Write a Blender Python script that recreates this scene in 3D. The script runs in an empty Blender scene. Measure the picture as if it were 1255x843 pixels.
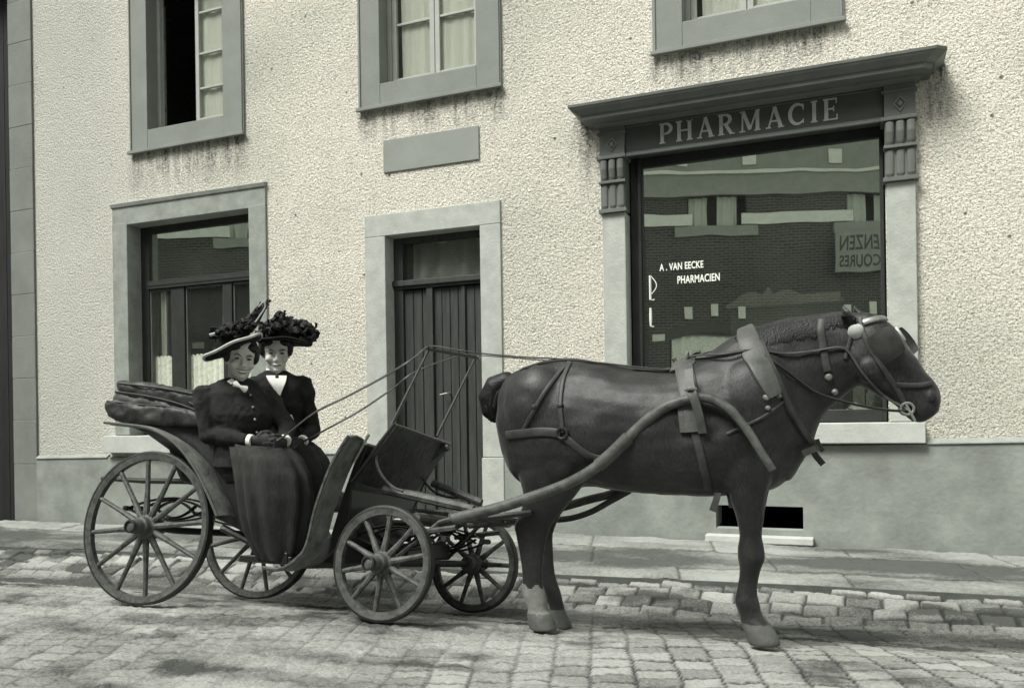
import bpy, math, random
import numpy as np
from mathutils import Vector, Matrix, noise
from mathutils.bvhtree import BVHTree
random.seed(7); rng = np.random.default_rng(7)
SC = bpy.context.scene
COL = SC.collection
V = Vector
PI = math.pi

# ------------------------------------------------------------------ camera
CAM_H, FPX, YAW, ROLL = 1.05, 1020.0, math.radians(22.3), math.atan(.015)
CXP, CYP = 627.5, 513.0
def ray(x, y):
    dx, dy = x-CXP, y-CYP
    c, s = math.cos(ROLL), math.sin(ROLL)
    u, w = (dx*c-dy*s)/FPX, -(dx*s+dy*c)/FPX
    return V((-math.sin(YAW)+u*math.cos(YAW), math.cos(YAW)+u*math.sin(YAW), w))
CAM = V((0, 0, CAM_H))
def P(x, y, Y):
    d = ray(x, y); return CAM+d*(Y/d.y)
cd = bpy.data.cameras.new('camera'); co = bpy.data.objects.new('camera', cd); COL.objects.link(co)
cd.sensor_width = 36; cd.lens = FPX/1255*36; cd.shift_y = (CYP-421.5)/1255; cd.clip_end = 500; cd.clip_start = .05
co.matrix_world = Matrix.Translation(CAM) @ Matrix.Rotation(YAW, 4, 'Z') @ Matrix.Rotation(PI/2, 4, 'X') @ Matrix.Rotation(-ROLL, 4, 'Z')
SC.camera = co

# ------------------------------------------------------------------ materials
MATS = {}
def nn(nt, t, **kw):
    n = nt.nodes.new(t)
    for k, v in kw.items(): setattr(n, k, v)
    return n
def tint(v, warm=0.0):
    a = (.918, 1.0, .895); b = (1.0, .982, .93)
    return tuple(v*(a[i]*(1-warm)+b[i]*warm) for i in range(3))+(1,)
def mat(name, v, warm=0., rough=.8, var=.15, scale=6, bump=.0, bscale=40, stretch=(1, 1, 1), metal=0, spec=.3, detail=6):
    """plain surface: base tone broken up by noise, and a noise bump"""
    if name in MATS: return MATS[name]
    m = bpy.data.materials.new(name); m.use_nodes = True; nt = m.node_tree; b = nt.nodes['Principled BSDF']
    b.inputs['Roughness'].default_value = rough; b.inputs['Metallic'].default_value = metal
    b.inputs['Specular IOR Level'].default_value = spec
    tc = nn(nt, 'ShaderNodeTexCoord'); mp = nn(nt, 'ShaderNodeMapping'); mp.inputs['Scale'].default_value = stretch
    nt.links.new(tc.outputs['Object'], mp.inputs['Vector'])
    n1 = nn(nt, 'ShaderNodeTexNoise'); n1.inputs['Scale'].default_value = scale; n1.inputs['Detail'].default_value = detail
    n1.inputs['Roughness'].default_value = .65
    nt.links.new(mp.outputs['Vector'], n1.inputs['Vector'])
    cr = nn(nt, 'ShaderNodeValToRGB')
    cr.color_ramp.elements[0].position = .3; cr.color_ramp.elements[1].position = .7
    cr.color_ramp.elements[0].color = tint(max(v*(1-var), .002), warm); cr.color_ramp.elements[1].color = tint(v*(1+var), warm)
    nt.links.new(n1.outputs['Fac'], cr.inputs['Fac']); nt.links.new(cr.outputs['Color'], b.inputs['Base Color'])
    if bump:
        n2 = nn(nt, 'ShaderNodeTexNoise'); n2.inputs['Scale'].default_value = bscale; n2.inputs['Detail'].default_value = 5
        nt.links.new(mp.outputs['Vector'], n2.inputs['Vector'])
        bp = nn(nt, 'ShaderNodeBump'); bp.inputs['Strength'].default_value = 1; bp.inputs['Distance'].default_value = bump
        nt.links.new(n2.outputs['Fac'], bp.inputs['Height']); nt.links.new(bp.outputs['Normal'], b.inputs['Normal'])
    MATS[name] = m; return m

def stucco():
    m = bpy.data.materials.new('roughcast_render'); m.use_nodes = True; nt = m.node_tree; b = nt.nodes['Principled BSDF']
    b.inputs['Roughness'].default_value = .95; b.inputs['Specular IOR Level'].default_value = .1
    L = nt.links.new
    tc = nn(nt, 'ShaderNodeTexCoord'); O = tc.outputs['Object']
    def noise_(s, d=4, r=.6, vec=O):
        n = nn(nt, 'ShaderNodeTexNoise'); n.inputs['Scale'].default_value = s; n.inputs['Detail'].default_value = d; n.inputs['Roughness'].default_value = r
        L(vec, n.inputs['Vector']); return n.outputs['Fac']
    def ramp(f, p0, p1, c0=(0, 0, 0, 1), c1=(1, 1, 1, 1)):
        r = nn(nt, 'ShaderNodeValToRGB'); r.color_ramp.elements[0].position = p0; r.color_ramp.elements[1].position = p1
        r.color_ramp.elements[0].color = c0; r.color_ramp.elements[1].color = c1; L(f, r.inputs['Fac']); return r.outputs['Color']
    def mix(f, a, c, mode='MIX'):
        x = nn(nt, 'ShaderNodeMix', data_type='RGBA', blend_type=mode)
        if isinstance(f, float): x.inputs[0].default_value = f
        else: L(f, x.inputs[0])
        for i, s in ((6, a), (7, c)):
            if isinstance(s, tuple): x.inputs[i].default_value = s
            else: L(s, x.inputs[i])
        return x.outputs[2]
    def math_(op, a, c):
        x = nn(nt, 'ShaderNodeMath', operation=op)
        for i, s in ((0, a), (1, c)):
            if isinstance(s, (int, float)): x.inputs[i].default_value = s
            else: L(s, x.inputs[i])
        return x.outputs[0]
    big = noise_(.9, 5, .6)
    base = ramp(big, .35, .68, tint(.80, .85), tint(.94, 1))
    # broad greyer band on the upper left
    base = mix(ramp(noise_(.45, 3, .5), .48, .72), base, tint(.56, .3))
    # scattered knocked-out pebbles
    v2 = nn(nt, 'ShaderNodeTexVoronoi'); v2.inputs['Scale'].default_value = 4.7; L(O, v2.inputs['Vector'])
    base = mix(ramp(v2.outputs['Distance'], .045, .085), tint(.22, .2), base)
    # pebbles of differing tone
    vo = nn(nt, 'ShaderNodeTexVoronoi'); vo.inputs['Scale'].default_value = 40; L(O, vo.inputs['Vector'])
    peb = ramp(vo.outputs['Color'], .06, .26, tint(.30, .4), tint(1., 1))
    base = mix(.30, base, peb, 'MULTIPLY')
    base = mix(.55, base, ramp(noise_(42, 3, .75), .34, .47, tint(.26, .3), tint(1., 1)), 'MULTIPLY')  # two layers of dark specks paint the small shadows between pebbles
    base = mix(.75, base, ramp(noise_(85, 2, .6), .36, .47, tint(.22, .3), tint(1., 1)), 'MULTIPLY')
    gx = nn(nt, 'ShaderNodeSeparateXYZ'); L(O, gx.inputs['Vector']); gr = nn(nt, 'ShaderNodeMapRange', interpolation_type='SMOOTHSTEP'); L(gx.outputs['X'], gr.inputs['Value'])
    gr.inputs['From Min'].default_value = -1.2; gr.inputs['From Max'].default_value = -4.4; gr.inputs['To Max'].default_value = .55
    base = mix(gr.outputs['Result'], base, tint(.50, .35))      # greyer towards the corner
    # water stains under the sills and left of the cornice, painted shadow right of it (masks in wall metres)
    wm = nn(nt, 'ShaderNodeMapping'); wm.inputs['Location'].default_value = (-4.3, 7, 0); L(O, wm.inputs['Vector'])   # wall metres
    sp = nn(nt, 'ShaderNodeSeparateXYZ'); L(wm.outputs['Vector'], sp.inputs['Vector'])
    st = nn(nt, 'ShaderNodeMapping'); st.inputs['Scale'].default_value = (9, 1, 1.2); L(O, st.inputs['Vector'])
    drip = ramp(noise_(1, 5, .75, st.outputs['Vector']), .40, .60)
    fine = ramp(noise_(26, 3, .7), .38, .58)
    total = None
    for x0, x1, zt, h in ((-7.5, -5.75, 4.06, .55), (-4.5, -2.85, 4.07, .42), (-1.6, -.05, 4.10, .36), (-2.30, -1.98, 3.68, .9), (.45, .75, 3.7, .9)):
        def edge(val, a, c):
            r = nn(nt, 'ShaderNodeMapRange', interpolation_type='SMOOTHSTEP'); L(val, r.inputs['Value'])
            r.inputs['From Min'].default_value = a; r.inputs['From Max'].default_value = c; return r.outputs['Result']
        mx = math_('MULTIPLY', edge(sp.outputs['X'], x0, x0+.12), edge(sp.outputs['X'], x1, x1-.12))
        mz = math_('MULTIPLY', edge(sp.outputs['Z'], zt-h, zt-.08), edge(sp.outputs['Z'], zt+.02, zt-.01))
        mm = math_('MULTIPLY', mx, mz)
        total = mm if total is None else math_('MAXIMUM', total, mm)
    stain_shadow = math_('MULTIPLY', total, math_('MULTIPLY', drip, math_('ADD', .35, math_('MULTIPLY', fine, .65))))
    base = mix(math_('MULTIPLY', stain_shadow, 1.0), base, tint(.09, .1))
    L(base, b.inputs['Base Color'])
    n2 = noise_(46, 3, .7); n3 = noise_(95, 3, .7)
    hgt = math_('ADD', math_('MULTIPLY', ramp(vo.outputs['Distance'], .0, .8, (1, 1, 1, 1), (0, 0, 0, 1)), .35), math_('ADD', math_('MULTIPLY', n2, 1.35), math_('MULTIPLY', n3, .8)))
    bp = nn(nt, 'ShaderNodeBump'); bp.inputs['Strength'].default_value = 1; bp.inputs['Distance'].default_value = .022
    L(hgt, bp.inputs['Height']); L(bp.outputs['Normal'], b.inputs['Normal'])
    return m
M_STUCCO = stucco()

def tone_mat(name, lo, hi, warm, bump, bscale, joint):
    """stone whose tone is carried per stone in the mesh attribute 'tone', mud in the joints in 'joint'"""
    m = bpy.data.materials.new(name); m.use_nodes = True; nt = m.node_tree; b = nt.nodes['Principled BSDF']; L = nt.links.new
    b.inputs['Roughness'].default_value = .85; b.inputs['Specular IOR Level'].default_value = .25
    a = nn(nt, 'ShaderNodeAttribute', attribute_name='tone'); j = nn(nt, 'ShaderNodeAttribute', attribute_name='joint')
    tc = nn(nt, 'ShaderNodeTexCoord')
    n1 = nn(nt, 'ShaderNodeTexNoise'); n1.inputs['Scale'].default_value = bscale; n1.inputs['Detail'].default_value = 7; n1.inputs['Roughness'].default_value = .7
    L(tc.outputs['Object'], n1.inputs['Vector'])
    ad = nn(nt, 'ShaderNodeMath', operation='MULTIPLY_ADD'); L(n1.outputs['Fac'], ad.inputs[0]); ad.inputs[1].default_value = .9; L(a.outputs['Fac'], ad.inputs[2])
    cr = nn(nt, 'ShaderNodeValToRGB'); cr.color_ramp.elements[0].position = .35; cr.color_ramp.elements[1].position = 1.1
    cr.color_ramp.elements[0].color = tint(lo, warm*.6); cr.color_ramp.elements[1].color = tint(hi, warm)
    L(ad.outputs[0], cr.inputs['Fac'])
    mx = nn(nt, 'ShaderNodeMix', data_type='RGBA'); L(j.outputs['Fac'], mx.inputs[0]); L(cr.outputs['Color'], mx.inputs[6]); mx.inputs[7].default_value = tint(joint, .2)
    L(mx.outputs[2], b.inputs['Base Color'])
    bp = nn(nt, 'ShaderNodeBump'); bp.inputs['Strength'].default_value = 1; bp.inputs['Distance'].default_value = bump
    L(n1.outputs['Fac'], bp.inputs['Height']); L(bp.outputs['Normal'], b.inputs['Normal'])
    return m
M_SETT = tone_mat('granite_setts', .08, .42, .6, .014, 60, .035)
M_FLAG = tone_mat('flagstones', .08, .30, .4, .010, 34, .03)

def brick_mat():
    m = bpy.data.materials.new('brickwork'); m.use_nodes = True; nt = m.node_tree; b = nt.nodes['Principled BSDF']; L = nt.links.new
    b.inputs['Roughness'].default_value = .9
    tc = nn(nt, 'ShaderNodeTexCoord'); mp = nn(nt, 'ShaderNodeMapping'); mp.inputs['Rotation'].default_value = (-PI/2, 0, 0)
    L(tc.outputs['Object'], mp.inputs['Vector'])
    t = nn(nt, 'ShaderNodeTexBrick'); t.inputs['Scale'].default_value = 1; t.inputs['Brick Width'].default_value = .24; t.inputs['Row Height'].default_value = .08
    t.inputs['Mortar Size'].default_value = .012; t.inputs['Color1'].default_value = tint(.045); t.inputs['Color2'].default_value = tint(.075); t.inputs['Mortar'].default_value = tint(.15, .5)
    L(mp.outputs['Vector'], t.inputs['Vector']); L(t.outputs['Color'], b.inputs['Base Color']); return m
M_BRICK = brick_mat()

def glass_mat(name, refl):
    m = bpy.data.materials.new(name); m.use_nodes = True; nt = m.node_tree; L = nt.links.new
    for n in list(nt.nodes):
        if n.type == 'BSDF_PRINCIPLED': nt.nodes.remove(n)
    out = [n for n in nt.nodes if n.type == 'OUTPUT_MATERIAL'][0]
    tr = nn(nt, 'ShaderNodeBsdfTransparent'); tr.inputs['Color'].default_value = (.95, .95, .93, 1)
    gl = nn(nt, 'ShaderNodeBsdfGlossy'); gl.inputs['Roughness'].default_value = .004; gl.inputs['Color'].default_value = tint(.95)
    mx = nn(nt, 'ShaderNodeMixShader'); mx.inputs[0].default_value = refl
    tc = nn(nt, 'ShaderNodeTexCoord'); n1 = nn(nt, 'ShaderNodeTexNoise'); n1.inputs['Scale'].default_value = 1.3; L(tc.outputs['Object'], n1.inputs['Vector'])
    bp = nn(nt, 'ShaderNodeBump'); bp.inputs['Distance'].default_value = .0012; L(n1.outputs['Fac'], bp.inputs['Height']); L(bp.outputs['Normal'], gl.inputs['Normal'])
    L(tr.outputs[0], mx.inputs[1]); L(gl.outputs[0], mx.inputs[2])
    df = nn(nt, 'ShaderNodeBsdfDiffuse'); df.inputs['Color'].default_value = tint(.7, .4); m2 = nn(nt, 'ShaderNodeMixShader')
    dn = nn(nt, 'ShaderNodeTexNoise'); dn.inputs['Scale'].default_value = 2.2; dn.inputs['Detail'].default_value = 6; L(tc.outputs['Object'], dn.inputs['Vector'])
    dm = nn(nt, 'ShaderNodeMath', operation='MULTIPLY'); L(dn.outputs['Fac'], dm.inputs[0]); dm.inputs[1].default_value = .028; L(dm.outputs[0], m2.inputs[0])   # dusty veil painting a pale haze over the pane
    L(mx.outputs[0], m2.inputs[1]); L(df.outputs[0], m2.inputs[2]); L(m2.outputs[0], out.inputs['Surface']); return m
M_PLATE = glass_mat('plate_glass', .62); M_PANE = glass_mat('window_glass', .13)

M_STONE = mat('dressed_bluestone', .27, .05, .8, .2, 7, .003, 60)
M_STONEL = mat('pale_limestone_surround', .41, .25, .85, .16, 7, .003, 50)
M_UPPER = mat('painted_stone_surround', .215, .0, .75, .10, 3, .002, 40)
M_PLINTH = mat('cement_plinth', .245, .06, .9, .26, 3, .004, 25)
M_SILL = mat('pale_sill_stone', .46, .45, .85, .12, 6, .003, 50)
M_FASCIA = mat('dark_painted_fascia', .075, .0, .55, .12, 6, .001, 60)
M_CORNICE = mat('grey_green_painted_wood', .135, .0, .5, .15, 5, .001, 70)
M_LETTER = mat('gilded_letter', .46, .5, .5, .1, 20)
M_WHITE = mat('white_enamel', .85, .5, .4, .03, 10)
M_DOOR = mat('weathered_dark_door', .045, .1, .6, .35, 3, .003, 30, (8, 8, .6))
M_FRAMED = mat('dark_window_frame', .03, .1, .5, .2, 8)
M_FRAMEW = mat('pale_window_frame', .36, .3, .6, .08, 8)
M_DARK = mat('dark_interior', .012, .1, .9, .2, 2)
M_LACE = mat('lace_curtain', .95, .5, .9, .25, 22)
M_CURT = mat('net_curtain', .62, .2, .9, .1, 3, 0, 1, (14, 1, .5))
M_IRON = mat('dull_black_iron', .022, .1, .5, .3, 14, .001, 90)
M_PAINT = mat('black_carriage_paint', .016, .1, .32, .3, 7, .001, 60, spec=.5)
M_WHEEL = mat('worn_wheel_paint', .07, .35, .55, .65, 26, .002, 70)
M_WING = mat('scuffed_grey_wing', .14, .35, .55, .5, 11, .003, 50)
M_LEATH = mat('old_hood_leather', .03, .25, .5, .65, 13, .004, 30)
M_LEATHL = mat('worn_pale_leather', .075, .35, .5, .3, 14, .002, 60)
M_STRAP = mat('harness_leather', .038, .3, .5, .3, 20, .001, 90)
M_SHAFT = mat('bare_ash_wood', .08, .35, .5, .55, 14, .001, 60)
M_BRASS = mat('worn_metal', .24, .4, .4, .3, 30, metal=.5)
def coat_mat():
    """short dark hair: broad tone patches, fine strands lying down the body, soft gloss"""
    m = bpy.data.materials.new('horse_coat'); m.use_nodes = True; nt = m.node_tree; b = nt.nodes['Principled BSDF']; L = nt.links.new
    b.inputs['Specular IOR Level'].default_value = .42; b.inputs['Sheen Weight'].default_value = .12; b.inputs['Sheen Roughness'].default_value = .4
    tc = nn(nt, 'ShaderNodeTexCoord')
    def N(sc, st, d): 
        mp = nn(nt, 'ShaderNodeMapping'); mp.inputs['Scale'].default_value = st; L(tc.outputs['Object'], mp.inputs['Vector'])
        n = nn(nt, 'ShaderNodeTexNoise'); n.inputs['Scale'].default_value = sc; n.inputs['Detail'].default_value = d; n.inputs['Roughness'].default_value = .7; L(mp.outputs['Vector'], n.inputs['Vector']); return n.outputs['Fac']
    big, hair = N(5, (1, 1, .8), 7), N(95, (1.3, 1.3, .45), 4)
    cr = nn(nt, 'ShaderNodeValToRGB'); cr.color_ramp.elements[0].position = .34; cr.color_ramp.elements[1].position = .68
    cr.color_ramp.elements[0].color = tint(.005, .2); cr.color_ramp.elements[1].color = tint(.024, .3); L(big, cr.inputs['Fac'])
    c2 = nn(nt, 'ShaderNodeValToRGB'); c2.color_ramp.elements[0].position = .34; c2.color_ramp.elements[1].position = .66; c2.color_ramp.elements[0].color = (.35, .35, .35, 1); c2.color_ramp.elements[1].color = (1.5, 1.5, 1.5, 1); L(hair, c2.inputs['Fac'])
    mx = nn(nt, 'ShaderNodeMix', data_type='RGBA', blend_type='MULTIPLY'); mx.inputs[0].default_value = 1; L(cr.outputs[0], mx.inputs[6]); L(c2.outputs[0], mx.inputs[7]); L(mx.outputs[2], b.inputs['Base Color'])
    rr = nn(nt, 'ShaderNodeMapRange'); L(big, rr.inputs['Value']); rr.inputs['From Min'].default_value = .3; rr.inputs['From Max'].default_value = .7; rr.inputs['To Min'].default_value = .56; rr.inputs['To Max'].default_value = .42; L(rr.outputs['Result'], b.inputs['Roughness'])
    bp = nn(nt, 'ShaderNodeBump'); bp.inputs['Strength'].default_value = 1; bp.inputs['Distance'].default_value = .0018; L(hair, bp.inputs['Height']); L(bp.outputs['Normal'], b.inputs['Normal'])
    return m
M_COAT = coat_mat()
M_SOCK = mat('white_sock', .17, .4, .9, .25, 20, .002, 80)
M_HOOF = mat('hoof_horn', .09, .4, .6, .3, 20, .001, 60)
M_HAIR = mat('horse_hair', .005, .1, .5, .4, 20, .003, 120)
M_CLOTH = mat('black_wool_cloth', .015, .15, .9, .6, 10, .002, 90)
M_CLOTH2 = mat('black_serge_cloth', .008, .05, .9, .35, 12, .002, 90)
M_SKIRT = mat('dark_skirt_cloth', .027, .2, .9, .6, 7, .003, 60, (1.5, 1.5, .5))
M_SKIN = mat('skin', .52, .75, .6, .06, 9)
M_WHAIR = mat('dark_hair', .014, .1, .5, .4, 30, .002, 80)
M_HAT = mat('black_straw', .007, .1, .95, .4, 40, .002, 120)
M_FEATH = mat('dark_feathers', .013, .2, .7, .6, 25, .003, 90)
M_BRIM = mat('pale_hat_edge', .42, .5, .8, .15, 20)
M_LINEN = mat('white_linen', .72, .7, .9, .06, 10)
M_GLOVE = mat('dark_gloves', .03, .2, .7, .3, 20)
M_LIP = mat('lips', .14, .5, .6, .1, 20)
M_FEAT = mat('dark_feature', .06, .2, .5, .2, 20)
M_BAND = mat('white_stone_band', .88, .6, .8, .08, 5)
M_BSILL = mat('grey_stone_sill', .36, .3, .8, .1, 5)
M_ROOF = mat('slate_roof', .06, 0, .7, .3, 6)
M_NEIGH = mat('dark_tarred_boards', .014, .1, .8, .4, 3, .004, 20, (6, 6, .5))
M_BOX = mat('pale_card', .85, .5, .8, .1, 10)

# ------------------------------------------------------------------ mesh helpers
FRAME = {}
def tag(o, label=None, cat=None, group=None, kind=None):
    for k, v in (('label', label), ('category', cat), ('group', group), ('kind', kind)):
        if v: o[k] = v
    return o
def empty(name, loc, label=None, cat=None, rot=None, local=False, group=None):
    o = bpy.data.objects.new(name, None); COL.objects.link(o); o.location = loc
    if rot: o.rotation_euler = rot
    FRAME[o.name] = V((0, 0, 0)) if local else V(loc)
    return tag(o, label, cat, group)
class MB:
    def __init__(s): s.v = []; s.f = []
    def add(s, vs, fs):
        n = len(s.v); s.v += [tuple(p) for p in vs]; s.f += [tuple(i+n for i in f) for f in fs]; return s
    def box(s, x0, x1, y0, y1, z0, z1):
        return s.add([(x, y, z) for z in (z0, z1) for x, y in ((x0, y0), (x1, y0), (x1, y1), (x0, y1))],
                     [(3, 2, 1, 0), (4, 5, 6, 7), (0, 1, 5, 4), (1, 2, 6, 5), (2, 3, 7, 6), (3, 0, 4, 7)])
    def hexa(s, b, t):   # four bottom + four top corners, both anticlockwise from above
        return s.add(list(b)+list(t), [(3, 2, 1, 0), (4, 5, 6, 7), (0, 1, 5, 4), (1, 2, 6, 5), (2, 3, 7, 6), (3, 0, 4, 7)])
    def loft(s, rings, cap=True):
        n = len(rings[0]); vs = [p for r in rings for p in r]; fs = []
        for i in range(len(rings)-1):
            for j in range(n):
                k = (j+1) % n; fs.append((i*n+j, i*n+k, (i+1)*n+k, (i+1)*n+j))
        if cap: fs += [tuple(range(n))[::-1], tuple((len(rings)-1)*n+j for j in range(n))]
        return s.add(vs, fs)
    def tube(s, pts, r, n=8, flat=1., up=None):
        pts = [V(p) for p in pts]; R = r if isinstance(r, (list, tuple)) else [r]*len(pts); rings = []
        a = None
        for i, p in enumerate(pts):
            t = (pts[min(i+1, len(pts)-1)]-pts[max(i-1, 0)]).normalized()
            if up is not None: a = V(up)-t*t.dot(V(up))
            elif a is None: a = t.orthogonal()
            else: a = a-t*t.dot(a)
            a.normalize(); b = t.cross(a)
            rings.append([p+a*(R[i]*math.cos(2*PI*k/n)*flat)+b*(R[i]*math.sin(2*PI*k/n)) for k in range(n)])
        return s.loft(rings)
    def prism(s, poly, y0, y1):   # poly in (x,z), extruded along y
        n = len(poly)
        return s.add([(x, y0, z) for x, z in poly]+[(x, y1, z) for x, z in poly],
                     [tuple(range(n)), tuple(range(2*n-1, n-1, -1))]+[(i, i+n, (i+1) % n+n, (i+1) % n) for i in range(n)])
    def ball(s, c, rx, ry, rz, n=10, m=7):
        rings = []
        for i in range(1, m):
            a = PI*i/m; rings.append([(c[0]+rx*math.sin(a)*math.cos(2*PI*k/n), c[1]+ry*math.sin(a)*math.sin(2*PI*k/n), c[2]-rz*math.cos(a)) for k in range(n)])
        return s.loft(rings)
    def lathe_y(s, prof, c, n=24):  # prof = [(r, y)] about a y axis through c (cx, cz), closed loop
        rings = [[(c[0]+r*math.cos(2*PI*k/n), y, c[1]+r*math.sin(2*PI*k/n)) for k in range(n)] for r, y in prof]
        rings.append(rings[0]); return s.loft(rings, cap=False)
    def sheet(s, grid, th):  # grid of points -> thin solid
        R, C = len(grid), len(grid[0]); top = [V(p) for row in grid for p in row]
        nor = []
        for i in range(R):
            for j in range(C):
                a = V(grid[min(i+1, R-1)][j])-V(grid[max(i-1, 0)][j]); b = V(grid[i][min(j+1, C-1)])-V(grid[i][max(j-1, 0)])
                nor.append(a.cross(b).normalized())
        bot = [p-n*th for p, n in zip(top, nor)]; N = R*C; fs = []
        for i in range(R-1):
            for j in range(C-1):
                q = (i*C+j, i*C+j+1, (i+1)*C+j+1, (i+1)*C+j); fs.append(q[::-1]); fs.append(tuple(k+N for k in q))
        loop = [j for j in range(C)]+[i*C+C-1 for i in range(1, R)]+[(R-1)*C+j for j in range(C-2, -1, -1)]+[i*C for i in range(R-2, 0, -1)]
        for k in range(len(loop)):
            a, b = loop[k], loop[(k+1) % len(loop)]; fs.append((a, b, b+N, a+N))
        return s.add(top+bot, fs)
    def build(s, name, m, parent=None, smooth=False, bevel=0, base=None, angle=40):
        off = FRAME[parent.name] if parent else (V(base) if base else V((0, 0, 0)))
        me = bpy.data.meshes.new(name); me.from_pydata([tuple(V(p)-off) for p in s.v], [], s.f)
        return finish(name, me, m, parent, off, smooth, bevel, angle)
def finish(name, me, m, parent, off, smooth=False, bevel=0, angle=40):
    import bmesh
    bm = bmesh.new(); bm.from_mesh(me); bmesh.ops.recalc_face_normals(bm, faces=bm.faces); bm.to_mesh(me); bm.free()
    for mm in (m if isinstance(m, (list, tuple)) else [m]): me.materials.append(mm)
    o = bpy.data.objects.new(name, me); COL.objects.link(o)
    if parent: o.parent = parent
    else: o.location = off
    FRAME[o.name] = off
    if smooth:
        me.polygons.foreach_set('use_smooth', [True]*len(me.polygons)); me.set_sharp_from_angle(angle=math.radians(angle))
    if bevel:
        md = o.modifiers.new('bevel', 'BEVEL'); md.width = bevel; md.segments = 2; md.limit_method = 'ANGLE'
    return o
def remesh(mb, voxel, smooth=4, off=V((0, 0, 0))):
    me = bpy.data.meshes.new('tmp'); me.from_pydata([tuple(V(p)-off) for p in mb.v], [], mb.f)
    import bmesh
    bm = bmesh.new(); bm.from_mesh(me); bmesh.ops.recalc_face_normals(bm, faces=bm.faces); bm.to_mesh(me); bm.free()
    o = bpy.data.objects.new('tmp', me); COL.objects.link(o)
    r = o.modifiers.new('r', 'REMESH'); r.mode = 'VOXEL'; r.voxel_size = voxel; r.use_smooth_shade = True
    if smooth:
        q = o.modifiers.new('s', 'SMOOTH'); q.factor = .5; q.iterations = smooth
    dg = bpy.context.evaluated_depsgraph_get(); dg.update()
    out = bpy.data.meshes.new_from_object(o.evaluated_get(dg))
    bpy.data.objects.remove(o); bpy.data.meshes.remove(me); out.materials.clear(); return out
def blob(name, mb, voxel, m, parent=None, smooth=4, base=None):
    off = FRAME[parent.name] if parent else (V(base) if base else V((0, 0, 0)))
    me = remesh(mb, voxel, smooth, off); me.name = name
    for mm in (m if isinstance(m, (list, tuple)) else [m]): me.materials.append(mm)
    o = bpy.data.objects.new(name, me); COL.objects.link(o)
    if parent: o.parent = parent
    else: o.location = off
    FRAME[o.name] = off
    me.polygons.foreach_set('use_smooth', [True]*len(me.polygons)); return o
def spline(pts, n=8):
    """Catmull-Rom through points of any dimension"""
    pts = [V(p) for p in pts]; out = []
    for i in range(len(pts)-1):
        p0, p1, p2, p3 = pts[max(i-1, 0)], pts[i], pts[i+1], pts[min(i+2, len(pts)-1)]
        for k in range(n):
            t = k/n; out.append(.5*((2*p1)+(p2-p0)*t+(2*p0-5*p1+4*p2-p3)*t*t+(3*p1-p0-3*p2+p3)*t**3))
    out.append(pts[-1]); return out
def pleat(x0, x1, y, z0, z1, amp, waves, taper=0, nz=6):
    nx = max(24, int(waves*8)); g = []
    for i in range(nz+1):
        z = z0+(z1-z0)*i/nz; row = []
        for j in range(nx+1):
            t = j/nx; ph = 2*PI*waves*t+.8*math.sin(5*t+i*.2)
            row.append((x0+(x1-x0)*t+taper*(1-i/nz)*(1-t), y+amp*math.sin(ph)*(1+.4*math.sin(3*t*PI)), z))
        g.append(row)
    return MB().sheet(g, .003)

# ------------------------------------------------------------------ light
W = bpy.data.worlds.new('World'); SC.world = W; W.use_nodes = True; nt = W.node_tree
SUN_EL, SUN_AZ = math.radians(54), math.radians(212)     # azimuth clockwise from +Y: behind the camera, to its left
bg = nt.nodes['Background']; sky = nn(nt, 'ShaderNodeTexSky', sky_type='NISHITA'); sky.sun_disc = False
sky.sun_elevation = SUN_EL; sky.sun_rotation = SUN_AZ; sky.dust_density = 3; sky.air_density = 1
bw = nn(nt, 'ShaderNodeRGBToBW'); mx = nn(nt, 'ShaderNodeMix', data_type='RGBA', blend_type='MULTIPLY'); mx.inputs[0].default_value = 1
nt.links.new(sky.outputs[0], bw.inputs[0]); nt.links.new(bw.outputs[0], mx.inputs[6]); mx.inputs[7].default_value = (.985, 1, .96, 1)
nt.links.new(mx.outputs[2], bg.inputs['Color']); bg.inputs['Strength'].default_value = .105
sl = bpy.data.lights.new('sun', 'SUN'); so = bpy.data.objects.new('sun', sl); COL.objects.link(so)
sl.energy = 1.5; sl.angle = math.radians(22); sl.color = (1, .975, .935)
sd = V((math.sin(SUN_AZ)*math.cos(SUN_EL), math.cos(SUN_AZ)*math.cos(SUN_EL), math.sin(SUN_EL)))
so.rotation_euler = sd.to_track_quat('Z', 'Y').to_euler(); so.location = (-4, -6, 12)
vs = SC.view_settings; vs.view_transform = 'Standard'; vs.look = 'None'; vs.exposure = 1.5; vs.gamma = 1; vs.use_curve_mapping = False

# ------------------------------------------------------------------ ground
def vnoise(x, y, s, seed):
    r = np.random.default_rng(seed); T = r.random((256, 256)); x = x*s; y = y*s
    xi = np.floor(x).astype(int); yi = np.floor(y).astype(int); fx = x-xi; fy = y-yi
    fx = fx*fx*(3-2*fx); fy = fy*fy*(3-2*fy); a = lambda i, j: T[(xi+i) % 256, (yi+j) % 256]
    return (a(0, 0)*(1-fx)+a(1, 0)*fx)*(1-fy)+(a(0, 1)*(1-fx)+a(1, 1)*fx)*fy
def fbm(x, y, s, seed, o=4):
    return sum(vnoise(x, y, s*2**k, seed+k)*.5**k for k in range(o))/sum(.5**k for k in range(o))
def hsh(a, b, k=0):
    return np.modf(np.abs(np.sin(a*127.1+b*311.7+k*74.7)*43758.5453))[0]
base_z = lambda X: np.interp(X, [-14, -9.3, -8.2, -2.5, -1.2, -.3, 1.2, 6], [-.09, -.07, -.07, .035, .025, .01, .005, .0])
kerb_z = lambda X: np.interp(X, [-12, -7.5, -5.6, -1.97, -.23, .9, 6], [-.13, -.10, -.07, -.05, -.022, -.014, .0])
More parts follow.
